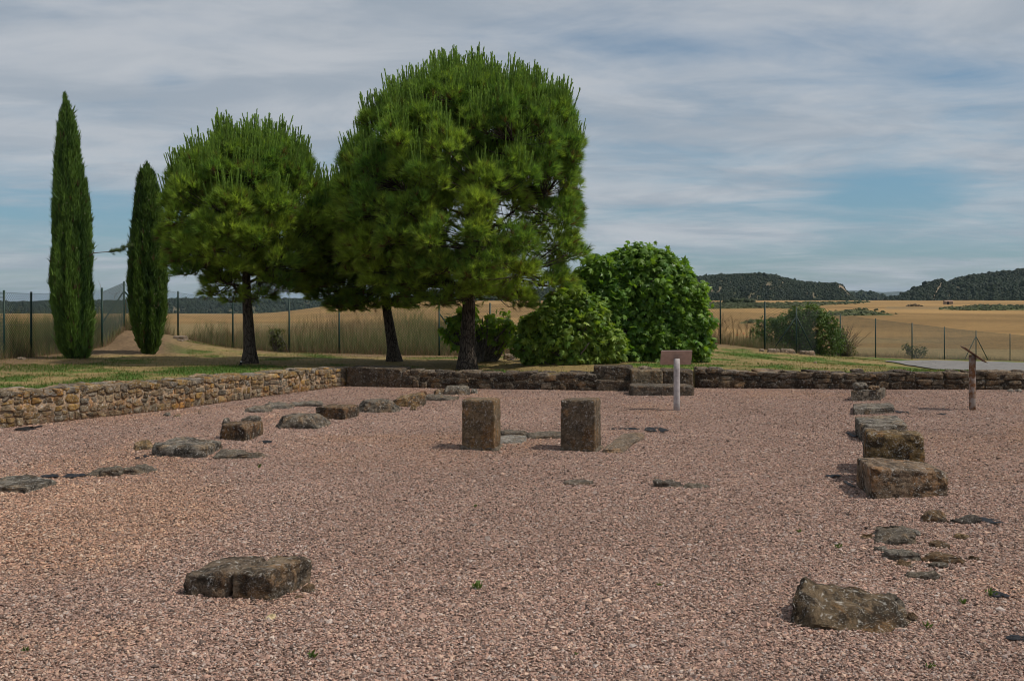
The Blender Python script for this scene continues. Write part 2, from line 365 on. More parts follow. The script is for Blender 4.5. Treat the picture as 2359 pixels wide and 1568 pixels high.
wh = sstep(16, 24, bf + (wv - 0.5) * 10) * (1 - 0.75 * sstep(0.5, 0.62, n2d(gx * 0.35, gy, 0.05, 33)) * sstep(150, 90, gy))
wh = wh[:, None]; wcol = wheat * (0.72 + 0.5 * wv[:, None]) * (1 - 0.22 * sstep(0.5, 0.56, n2d(gx * 0.15, gy, 0.02, 35))[:, None]) * (1 + 0.12 * np.sin(n2d(gx, gy, 0.006, 36) * 60)[:, None] * sstep(80, 160, gy)[:, None])
col = col * (1 - wh) + wcol * wh
def patch(pts_lo, pts_hi, soft=1.5):
    """land-cover patch between a lower and an upper edge, measured on the photo and laid on the terrain"""
    lo = np.interp(px, *zip(*pts_lo), left=-1e9, right=-1e9); hi = np.interp(px, *zip(*pts_hi), left=1e9, right=1e9)
    e = (n2d(gx, gy, 0.05, 41, 3) - 0.5) * 5
    return (sstep(-soft, soft, lo - py + e) * sstep(-soft, soft, py - hi + e) * (gy > 70))[:, None]
green = (patch([(1580, 713), (1700, 711.5), (1850, 706), (1990, 697)], [(1580, 697), (1700, 698.5), (1850, 697.5), (1990, 695)])
         + patch([(1700, 745), (1800, 738), (1925, 727), (2055, 726)], [(1700, 742), (1800, 731), (1925, 717), (1980, 712), (2055, 724)])
         + patch([(2175, 713), (2260, 714.5), (2400, 714)], [(2175, 709), (2240, 704), (2400, 703)])
         + patch([(1790, 711.5), (1860, 710)], [(1790, 709), (1860, 708.5)])).clip(0, 1)
col = col * (1 - green) + scrub * green
bare = patch([(2040, 712), (2180, 711)], [(2040, 705), (2180, 706)]) * 0.5
col = col * (1 - bare) + np.array((0.22, 0.17, 0.10)) * bare
farg = sstep(1500, 2600, gy)[:, None]; col = col * (1 - farg) + scrub * farg

M_ground, t = new_mat('dry_lawn_and_fields'); v = t.n('ShaderNodeTexCoord').outputs['Object']
nn = t.noise(v, 14, 5, 0.65); nw = t.noise(v, 0.7, 5, 0.6)
c = t.mix(1.0, attr(t), t.mix(t.ramp(nn, 0.25, 0.75), (0.6, 0.6, 0.58), (1.35, 1.33, 1.25)), 'MULTIPLY')
c = t.mix(1.0, c, t.mix(t.ramp(nw, 0.3, 0.7), (0.85, 0.85, 0.85), (1.12, 1.12, 1.1)), 'MULTIPLY')
finish(t, c, 0.95, nn, 0.6, 0.05, spec=0.1)
g = mk('ground', np.stack([gx, gy, gz], 1), GF, M_ground, col=col, smooth=True); tag(g, kind='structure')

# gravel sheet of the courtyard, reaching back under and behind the camera
M_gravel, t = new_mat('pink_gravel'); v = t.n('ShaderNodeTexCoord').outputs['Object']
vo = t.n('ShaderNodeTexVoronoi', feature='F1', i_Scale=62); t.put(vo.inputs['Vector'], v)
sepc = t.n('ShaderNodeSeparateColor', i_0=vo.outputs['Color'])
cr = t.n('ShaderNodeValToRGB'); t.put(cr.inputs[0], sepc.outputs[0]); el = cr.color_ramp.elements
PEB = [(0.0, (0.085, 0.062, 0.053)), (0.14, (0.17, 0.115, 0.093)), (0.34, (0.36, 0.232, 0.182)), (0.55, (0.45, 0.277, 0.207)), (0.70, (0.30, 0.225, 0.195)), (0.82, (0.54, 0.365, 0.265)), (0.93, (0.39, 0.32, 0.285)), (1.0, (0.54, 0.43, 0.36))]
el[0].position, el[0].color = 0.0, (*PEB[0][1], 1); el[1].position, el[1].color = 1.0, (*PEB[-1][1], 1)
for p_, c_ in PEB[1:-1]:
    e = el.new(p_); e.color = (*c_, 1)
c = t.mix(1.0, cr.outputs[0], t.mix(t.ramp(t.noise(v, 0.9, 4), 0.3, 0.7), (0.86, 0.84, 0.82), (1.1, 1.1, 1.1)), 'MULTIPLY')
c = t.mix(1.0, c, (0.86, 0.83, 0.82), 'MULTIPLY'); finish(t, c, 0.9, vo.outputs[0], 1.0, -0.02, spec=0.2)
xs = np.linspace(-26, 26, 105); ys = np.linspace(-16, 19.6, 90); XX, YYg = np.meshgrid(xs, ys); sx, sy = XX.ravel(), YYg.ravel()
yb = np.interp(sx, BW[:, 0], BW[:, 1]); xl = np.interp(sy, LW[:, 1], LW[:, 0])
sy = np.minimum(sy, yb + 0.1); sx = np.where(sy > 4.6, np.maximum(sx, xl - 0.12), sx)
ij = (np.arange(89)[:, None] * 105 + np.arange(104)[None]).ravel()
gs = mk('gravel_court', np.stack([sx, sy, np.zeros_like(sx)], 1), np.stack([ij, ij + 1, ij + 106, ij + 105], 1), M_gravel); tag(gs, kind='structure')

OCT = np.array([(1, 0, 0), (-1, 0, 0), (0, 1, 0), (0, -1, 0), (0.15, -0.1, 1), (0, 0, -1)], float); OCTF = np.array([(0, 2, 4), (2, 1, 4), (1, 3, 4), (3, 0, 4), (2, 0, 5), (1, 2, 5), (3, 1, 5), (0, 3, 5)])
def peb_cols(n, r=rng):
    u = r.random(n); c = np.stack([np.interp(u, [p for p, _ in PEB], [cc[k] for _, cc in PEB]) for k in range(3)], 1)
    return c * (0.85 + 0.3 * r.random((n, 1)))
pp, ps = [], []
for (ya, yb_, dens, sz) in ((3.9, 6.0, 8200, 1.0), (6.0, 9.0, 5200, 1.1), (9.0, 13.0, 2300, 1.15), (13.0, 19.4, 1100, 1.25)):
    wmax = yb_ * 0.53 + 4.0; n = int(dens * (yb_ - ya) * 2 * wmax); x = rng.uniform(-wmax, wmax, n); y = rng.uniform(ya, yb_, n)
    k = (rng.random(n) < np.clip(1.0 - (np.abs(x) - y * 0.53 - 0.6) / 3.2, 0, 1) ** 1.5) & (inside_court(x, y) > 0.0); x, y = x[k], y[k]
    pp.append(np.stack([x, y, 0.001 + 0.004 * rng.random(len(x)) + 0.006 * (n2d(x, y, 3.0, 51, 2) - 0.3)], 1)); ps.append(0.0057 * sz * np.exp(rng.normal(0, 0.38, len(x))))
pp = np.concatenate(pp); ps = np.concatenate(ps); n = len(pp)
X, Yv, Z = frames(np.stack([rng.normal(0, .35, n), rng.normal(0, .35, n), np.ones(n)], 1))
sc3 = ps[:, None] * np.stack([rng.uniform(0.9, 1.5, n), rng.uniform(0.75, 1.1, n), rng.uniform(0.45, 0.85, n)], 1)
tpl = OCT + 0
PV, PF = scatter(tpl, OCTF, pp, X, Yv, Z, sc3); PV += rng.normal(0, 1, PV.shape) * np.repeat(ps, 6)[:, None] * 0.16
pe = mk('gravel', PV, PF, M_peb, col=np.repeat(peb_cols(n) * (0.80 + 0.43 * n2d(pp[:, 0], pp[:, 1], 0.45, 52, 4))[:, None] * (np.array((1, 1, 1)) + sstep(0.5, 0.66, n2d(pp[:, 0], pp[:, 1], 0.35, 53, 4))[:, None] * np.array((0.10, 0.02, -0.10))), 6, 0)); tag(pe, kind='stuff', label='loose pinkish angular gravel covering the courtyard floor', cat='gravel')
del PV, PF

# ------------------------------------------------------------------ stone blocks
def shape_block(A, B, C, tops, z0=0.0, sink=0.05, R=0.03, rough=0.02, seed=0, N=26, taper=0.0, layer=0.0, cuts=3, cutq=0.975):
    """rounded, worn block on the footprint A (front left), B (front right), C (back right); tops = heights at A, B, C, D"""
    A, B, C = (np.array(p[:2]) for p in (A, B, C)); L, Dp, hm = np.linalg.norm(B - A), np.linalg.norm(C - B), float(np.mean(tops)) + sink
    V, F = rbox((L / 2, Dp / 2, hm / 2), R, N); q = V / (np.array([L, Dp, hm])) + 0.5
    rc = np.random.default_rng(900 + seed)
    for _ in range(cuts):
        nv = rc.normal(size=3) * np.array([1, 1, 0.8]); nv[2] = abs(nv[2]); nv /= np.linalg.norm(nv); qc = (q - 0.5) * np.array([L, Dp, hm]); pr_ = qc @ nv
        thr = np.quantile(pr_, rc.uniform(cutq, 0.5 + cutq / 2)); q = q - (np.maximum(0, pr_ - thr) * 0.97)[:, None] * nv / np.array([L, Dp, hm])
    if cuts: q = (q - q.min(0)) / (q.max(0) - q.min(0))
    q0 = q[:, :2].copy(); tp = 1 - taper * q[:, 2:3]; q0 = (q0 - 0.5) * tp + 0.5
    xy = A + q0[:, :1] * (B - A) + q0[:, 1:2] * (C - B)
    a, b = q[:, 0], q[:, 1]; th = (tops[0] * (1 - a) + tops[1] * a) * (1 - b) + (tops[3] * (1 - a) + tops[2] * a) * b
    z = z0 - sink + q[:, 2] * (th + sink); P = np.concatenate([xy, z[:, None]], 1); nn_ = nrm(P, F)
    if nn_[:, 2][P[:, 2] > z0 + 0.7 * hm].mean() < 0: F = F[:, ::-1]; nn_ = -nn_
    o = seed * 13.7; s = max(L, Dp)
    d = (fbm(P * (2.2 / s) + o, 4) - 0.5) * 2.6 * rough + (fbm(P * 13 + o, 4, 0.6) - 0.5) * rough * 1.5 - 0.012 * sstep(0.60, 0.75, fbm(P * 30 + o, 3))
    if layer: d += layer * (fbm(np.stack([P[:, 0] * 3 + o, P[:, 1] * 3, P[:, 2] * 55], 1), 3) - 0.5)
    d *= sstep(z0 - sink, z0 + 0.01, P[:, 2]) if z0 == 0 else 1
    return P + nn_ * d[:, None], F, np.array([*((A + C) / 2), z0])
_sid = [0]
def block(name, label, cat, A, B, C, tops, mat=None, col=(0.20, 0.155, 0.11), group=None, parent=None, **kw):
    _sid[0] += 1
    V, F, o = shape_block(A, B, C, tops, seed=_sid[0], **kw)
    ob = mk(name, V, F, mat or M_block, o, parent, col=np.broadcast_to(np.array(col), (len(V), 3)), smooth=True)
    return tag(ob, label, cat, group) if parent is None else ob
def hgt(px_, py_, g_): return EYE - (py_ - HY) / F_ * g_[1]
def pblock(name, label, cat, a, b, c, ta, tb, tc, td=None, **kw):
    """footprint a, b, c and top heights from photo measurements"""
    z0 = kw.get('z0', 0.0); A, B, C = gr(*a, z0), gr(*b, z0), gr(*c, z0); D = A + C - B
    hs = [hgt(0, y, p) - z0 for y, p in ((ta, A), (tb, B), (tc, C))]; hs.append(hgt(0, td, D) - z0 if td else hs[0] + hs[2] - hs[1])
    return block(name, label, cat, A, B, C, [max(h, 0.015) for h in hs], **kw)
def lump(name, label, cat, x0, x1, yb, yt, depth, group=None, z0=0.0, yaw=0.0, flat=1.0, **kw):
    """irregular stone spanning x0..x1, base yb, top yt"""
    A = gr(x0, yb, z0); B = gr(x1, yb, z0); A, B = A.copy(), B.copy()
    h = max(EYE - (yt - HY) / F_ * (A[1] + depth * 0.6) - z0, 0.014)
    bv = np.array([math.sin(math.radians(yaw)), math.cos(math.radians(yaw)), 0]) * depth; C = B + bv
    if kw.get('mat') is M_flat: kw.setdefault('taper', 0.04); kw.setdefault('R', 0.012); kw.setdefault('layer', 0.03); e_ = (B - A) * 0.06; A, B, C = A - e_, B + e_, C + e_; h = max(h, 0.028)
    r = np.random.default_rng(int(x0 * 7 + yb)); hs = [h * r.uniform(0.92, 1.15) for _ in range(4)]
    kw.setdefault('R', min(0.8 * h, 0.12)); kw.setdefault('rough', 0.10 * min(B[0] - A[0], 0.4)); kw.setdefault('cuts', 12); kw.setdefault('cutq', 0.86); kw.setdefault('taper', 0.18); kw.setdefault('sink', 0.04)
    return block(name, label, cat, A, B, C, hs, group=group, z0=z0, **kw)

ROWL, ROWR, CEN = 'stones of the left colonnade row', 'stones of the right colonnade row', 'stones around the two pillars'
G1, G2, BR, OC = (0.21, 0.19, 0.16), (0.17, 0.145, 0.115), (0.16, 0.105, 0.060), (0.24, 0.165, 0.085)
# near left block with a crack: two halves grown together leave a real groove
A, B, C = gr(416, 1371), gr(627, 1384), gr(721, 1342); D = A + C - B
bl = thing('stone_block', (A + C) / 2, 'long dark cracked stone block lying alone in the gravel, nearest the lower left', 'stone block')
f = 0.53; M1 = A + (B - A) * f; M2 = M1 + (B - A) * 0.012 / np.linalg.norm(B - A)
block('block_piece', None, None, A, M1, M1 + (C - B), [0.125, 0.150, 0.160, 0.135], parent=bl, col=(0.17, 0.13, 0.095), N=26, R=0.035, rough=0.022, layer=0.012)
block('block_piece', None, None, M2, B, C, [0.150, 0.168, 0.165, 0.160], parent=bl, col=(0.21, 0.16, 0.11), N=26, R=0.022, rough=0.018, layer=0.012)
lump('small_stone', 'brown fist-sized stone leaning at the right end of the cracked block', 'stone', 690, 724, 1367, 1346, 0.09, col=BR)
lump('small_stone', 'flat brown chip in front of the right end of the cracked block', 'stone', 671, 698, 1381, 1373, 0.06, col=BR)
lump('small_stone', 'cream pale pebble on the gravel below the cracked block', 'stone', 606, 634, 1427, 1411, 0.06, col=(0.58, 0.47, 0.28), mat=plain_mat('cream_limestone', (0.55, 0.44, 0.26), 0.9))
lump('small_stone', 'tiny cream chip right behind the small brown stones of the cracked block', 'stone', 688, 699, 1370, 1362, 0.03, col=(0.5, 0.42, 0.3))

# left row, near to far
pblock('stone_slab', 'low grey slab cut by the left edge of the picture', 'stone slab', (-60, 1128), (60, 1137), (136, 1114), 1111, 1120, 1101, col=G1, group=ROWL, R=0.03, rough=0.02, layer=0.02)
lump('stone_fragment', 'jagged low grey stone beside the black fabric near the left edge', 'stone', 188, 266, 1098, 1078, 0.30, group=ROWL, col=G2, layer=0.03, mat=M_flat)
lump('stone_fragment', 'thin flaky stone tailing off right of the jagged low stone', 'stone', 268, 338, 1092, 1073, 0.28, group=ROWL, col=G2, layer=0.03, mat=M_flat)
pblock('stone_slab', 'wide grey-topped slab between the brown rock and a flat flake', 'stone slab', (347, 1049), (468, 1055), (517, 1033), 1027, 1031, 1010, group=ROWL, col=G1, R=0.04, rough=0.025, layer=0.015)
lump('stone_fragment', 'flat flake lying at the right foot of the wide grey-topped slab', 'stone', 478, 590, 1057, 1040, 0.33, group=ROWL, col=G2, layer=0.03, mat=M_flat, yaw=20)
lump('stone', 'round orange-brown rock left of the wide grey-topped slab', 'stone', 298, 341, 1037, 1016, 0.25, group=ROWL, col=OC)
lump('stone', 'small grey rock wedged between the round brown rock and the slab', 'stone', 343, 366, 1032, 1018, 0.18, group=ROWL, col=G2)
l3 = pblock('stone_block', 'cube-shaped mossy block with flat grey top in the left row', 'stone block', (503, 1011), (567, 1017), (609, 1000), 977, 979, 969, group=ROWL, col=BR, R=0.025, rough=0.015, taper=0.04)
lump('stone', 'flat reddish stone lying behind the cube-shaped mossy block', 'stone', 543, 598, 978, 956, 0.3, group=ROWL, col=G2)
lump('stone', 'little brown stone at the back left of the cube-shaped block', 'stone', 506, 528, 979, 963, 0.2, group=ROWL, col=G2)
lump('stone_slab', 'rounded humped stone to the right of the cube-shaped block', 'stone slab', 614, 737, 988, 953, 0.75, group=ROWL, col=G2, R=0.12, rough=0.03, yaw=10)
lump('stone_fragment', 'nearest of three flush flaky stones between the row and the sunny wall', 'stone', 556, 612, 950, 938, 0.5, group=ROWL, col=G1, layer=0.04, mat=M_flat)
lump('stone_fragment', 'middle of three flush flaky stones between the row and the sunny wall', 'stone', 602, 664, 942, 929, 0.6, group=ROWL, col=G1, layer=0.04, mat=M_flat)
lump('stone_fragment', 'farthest of three flush flaky stones between the row and the sunny wall', 'stone', 664, 733, 936, 926, 0.6, group=ROWL, col=G1, layer=0.04, mat=M_flat)
pblock('stone_block', 'squared ochre-edged block fifth along the left row', 'stone block', (726, 963), (792, 967), (829, 957), 936, 938, 931, group=ROWL, col=BR, R=0.03, rough=0.014)
lump('stone_slab', 'smooth grey loaf-shaped stone between two ochre blocks', 'stone slab', 815, 919, 951, 921, 0.7, group=ROWL, col=G2, R=0.13, rough=0.03)
lump('stone_block', 'rounded ochre block with a chip leaning against its front', 'stone block', 902, 976, 937, 905, 0.6, group=ROWL, col=OC, R=0.09, rough=0.02, taper=0.05)
lump('small_stone', 'tan chip leaning against the rounded ochre block', 'stone', 942, 959, 945, 930, 0.12, group=ROWL, col=OC)
lump('stone_slab', 'low flat grey slab behind the rounded ochre block', 'stone slab', 977, 1052, 923, 911, 0.5, group=ROWL, col=G2, mat=M_flat)
lump('small_stone', 'brick-red flat stone left behind the low flat grey slab', 'stone', 961, 984, 911, 901, 0.3, group=ROWL, col=(0.25, 0.13, 0.07))
lump('small_stone', 'dark rubble lump touching the drum-shaped stone', 'stone', 998, 1023, 909, 897, 0.3, group=ROWL, col=BR)
lump('stone_block', 'drum-shaped round stone at the far end of the left row', 'stone block', 1021, 1081, 910, 888, 0.5, group=ROWL, col=G2, R=0.07, rough=0.015, taper=0.03)
lump('small_stone', 'pale small stone right of the drum-shaped stone', 'stone', 1082, 1100, 907, 895, 0.2, group=ROWL, col=G1)

# right row
pblock('stone_block', 'short block carrying two loose stones at the far end of the right row', 'stone block', (1959, 924), (2028, 922), (2040, 911), 899, 900, 893, group=ROWR, col=G2, R=0.012, rough=0.006, cuts=0)
lump('small_stone', 'larger loose stone on top of the far right-row block', 'stone', 1969, 2003, 897.5, 881, 0.22, z0=0.187, sink=0.004, group=ROWR, col=G1, cuts=6, cutq=0.93, rough=0.012)
lump('small_stone', 'smaller reddish loose stone on top of the far right-row block', 'stone', 2005, 2029, 898, 889, 0.16, z0=0.182, sink=0.004, group=ROWR, col=(0.25, 0.16, 0.09), cuts=6, cutq=0.93, rough=0.010)
pblock('stone_slab', 'low flat slab second from the far end of the right row', 'stone slab', (1965, 956), (2060, 951), (2055, 934), 940, 938, 927, 929, group=ROWR, col=G1, R=0.02, rough=0.015, layer=0.01)
A, B = gr(1984, 1019), gr(2092, 1016); C = B + np.array([0.25, 1.0, 0])
block('stone_block', 'grey block partly hidden behind the tall mossy block', 'stone block', A, B, C, [0.20, 0.20, 0.19, 0.20], group=ROWR, col=G1, R=0.03, rough=0.018, layer=0.012)
A, B = at(1995, 1060, 9.55), at(2112, 1060, 9.55); A[2] = B[2] = 0; C = B + np.array([0.16, 0.55, 0])
block('stone_block', 'low rear block just behind the tall mossy block', 'stone block', A, B, C, [0.40, 0.36, 0.34, 0.38], group=ROWR, col=G2, R=0.03, rough=0.018)
A, B = gr(2007, 1150), gr(2184, 1143); C = B + np.array([0.08, 0.60, 0])
block('stone_block', 'big block at the near end of the right row with bare sandy left corner', 'stone block', A, B, C, [0.275, 0.195, 0.21, 0.262], group=ROWR, col=(0.225, 0.165, 0.115), N=26, R=0.02, rough=0.015, layer=0.01, cuts=2)
A = at(1993, 1049, 9.06); B = at(2131, 1049, 9.03); A[2] = B[2] = 0; C = B + np.array([0.12, 0.40, 0])
block('stone_block', 'tall mossy ochre block standing right behind the big near block', 'stone block', A, B, C, [0.462, 0.435, 0.43, 0.455], group=ROWR, col=(0.19, 0.13, 0.062), N=26, R=0.035, rough=0.013, cuts=2, taper=0.03)
FR = 'broken stones half buried near the boulder'
lump('stone', 'upright angular brown rock at the left of a row of dark stones', 'stone', 2127, 2194, 1204, 1175, 0.16, group=FR, col=BR, R=0.03)
lump('stone_fragment', 'long dark flake between the angular rock and the black scrap', 'stone', 2196, 2262, 1207, 1189, 0.12, group=FR, col=(0.09, 0.08, 0.07), layer=0.02, mat=M_flat)
lump('stone_fragment', 'broad flush grey slab farthest of the buried stones', 'stone', 2036, 2124, 1254, 1217, 0.42, group=FR, col=G2, layer=0.02, mat=M_flat, flat=0.2)
lump('stone_fragment', 'grey stone with a dark hollow left of a brown flake', 'stone', 2046, 2124, 1293, 1265, 0.17, group=FR, col=G1, layer=0.03, mat=M_flat)
lump('stone_fragment', 'brown flake right of the hollowed grey stone', 'stone', 2128, 2228, 1299, 1275, 0.17, group=FR, col=BR, layer=0.03, mat=M_flat, yaw=15)
lump('stone_fragment', 'narrow stone sliver just behind the boulder', 'stone', 2092, 2171, 1335, 1318, 0.09, group=FR, col=G2, layer=0.02, mat=M_flat)
for (x0, x1, yb_, yt_, dp, cl_, lab) in ((2150, 2186, 1262, 1252, .10, BR, 'brown shard between the flush grey slab and the long dark flake'), (2052, 2090, 1222, 1214, .10, G2, 'thin grey shard at the top edge of the flush grey slab'), (2205, 2236, 1243, 1236, .08, OC, 'tan shard right of the flush grey slab'),
        (2140, 2180, 1308, 1299, .07, G2, 'grey shard in front of the brown flake'), (2070, 2108, 1306, 1297, .06, BR, 'brown shard in front of the hollowed grey stone'), (2234, 2262, 1290, 1281, .07, BR, 'small brown shard right of the brown flake'), (2020, 2044, 1270, 1262, .07, G1, 'pale shard left of the hollowed grey stone'),
        (2100, 2130, 1237, 1230, .20, G1, 'pale shard touching the right edge of the flush grey slab'), (1985, 2012, 1240, 1233, .06, OC, 'tan chip far left of the flush grey slab')):
    lump('stone_fragment', lab, 'stone', x0, x1, yb_, yt_, dp, group=FR, col=cl_, layer=0.03, mat=M_flat)
# boulder: sloping wedge
A, B, C = gr(1786, 1450), gr(2088, 1468), gr(2122, 1404); 
block('boulder', 'large rough boulder sloping down to the right in the lower right gravel', 'boulder', A, B, C, [0.130, 0.030, 0.060, 0.225], col=(0.16, 0.118, 0.075), N=26, R=0.05, rough=0.05, cuts=9, cutq=0.88, taper=0.12, layer=0.02, sink=0.05)
lump('stone', 'dark broken slab leaning on the back right of the boulder', 'stone', 2036, 2094, 1408, 1371, 0.16, group=FR, col=G2, rough=0.02)
lump('small_stone', 'brown chip at the right tip of the boulder', 'stone', 2091, 2125, 1431, 1408, 0.07, group=FR, col=BR)

# two pillars and the stones about them
def pillar(label, a, b, c, ta, tb, tc, col, seedn):
    A, B, C = gr(*a), gr(*b), gr(*c); th = thing('stone_pillar', (A + C) / 2, label, 'stone pillar', 'the pair of upright square pillars')
    hA, hB, hC = hgt(0, ta, A), hgt(0, tb, B), hgt(0, tc, C); k = 0.035
    block('shaft', None, None, A, B, C, [hA, hB, hC, hA + hC - hB], parent=th, mat=M_pillar, col=col, N=26, R=0.018, rough=0.008, taper=0.02, cuts=0)
    A2 = A + np.array([-k, -k * .6, 0]); B2 = B + np.array([k * 1.4, -k * .6, 0]); C2 = C + np.array([k * 1.6, k, 0])
    block('mortar_foot', None, None, A2, B2, C2, [0.05, 0.04, 0.04, 0.04], parent=th, mat=M_flat, col=(0.20, 0.165, 0.125), R=0.03, rough=0.025, taper=0.1)
pillar('left upright pillar, browner, with an orange-lichened top', (1063, 1035), (1139, 1039), (1153.5, 1028), 920, 921, 915, (0.205, 0.148, 0.090), 1)
pillar('right upright pillar, darker and white-speckled, beside the flagstone', (1290, 1037), (1371, 1041), (1384, 1030), 921, 920, 915, (0.160, 0.122, 0.084), 2)
pblock('flagstone', 'broad tilted flagstone to the right of the darker pillar', 'flagstone', (1384, 1043), (1438, 1041), (1483, 1006), 1034, 1032, 998, group=CEN, mat=M_flat, col=(0.225, 0.175, 0.13), R=0.03, rough=0.03, layer=0.03, N=26)
lump('stone_slab', 'low kerb-like strip of stone joining behind the two pillars', 'stone slab', 1214, 1296, 1011, 996, 0.3, group=CEN, mat=M_flat, col=G2, R=0.03, rough=0.02)
lump('stone_slab', 'thin layered slab right behind the browner pillar', 'stone slab', 1150, 1218, 1006, 991, 0.35, group=CEN, mat=M_flat, col=G2, layer=0.03, rough=0.02)
lump('stone_slab', 'pale grey flush slab at the right side of the browner pillar', 'stone slab', 1150, 1211, 1022, 1004, 0.6, group=CEN, mat=M_flat, col=(0.30, 0.28, 0.25), rough=0.02)
lump('small_stone', 'tan splinter of stone at the near edge of the flagstone', 'stone', 1398, 1432, 1043, 1035, 0.09, group=CEN, mat=M_flat, col=(0.40, 0.27, 0.17))
lump('stone_fragment', 'short dark stone alone in the open gravel right of centre', 'stone', 1511, 1574, 1122, 1106, 0.17, mat=M_flat, col=(0.15, 0.13, 0.11), layer=0.03)
lump('stone_fragment', 'thin tail of stone right of the short dark stone in open gravel', 'stone', 1578, 1640, 1126, 1117, 0.12, mat=M_flat, col=G2, layer=0.02)
lump('stone_fragment', 'faint buried stone barely showing in the gravel below the darker pillar', 'stone', 1302, 1364, 1117, 1110, 0.26, mat=M_flat, col=(0.16, 0.135, 0.11))
lump('small_stone', 'small tan stone at the foot of the sunny wall', 'stone', 395, 414, 961, 953, 0.14, col=OC)
lump('small_stone', 'small dark stone touching the foot of the sunny wall', 'stone', 372, 392, 958, 950, 0.14, col=G2)
lump('small_stone', 'little pinkish stone on gravel between the sunny wall and the flaky stones', 'stone', 452, 464, 953, 944, 0.1, col=(0.4, 0.27, 0.2))
lump('small_stone', 'left of two pale pebbles at the foot of the back wall right end', 'stone', 2326, 2341, 903, 895, 0.15, col=(0.33, 0.29, 0.25))
lump('small_stone', 'right of two pale pebbles at the foot of the back wall right end', 'stone', 2343, 2356, 903, 895, 0.15, col=(0.33, 0.29, 0.25))

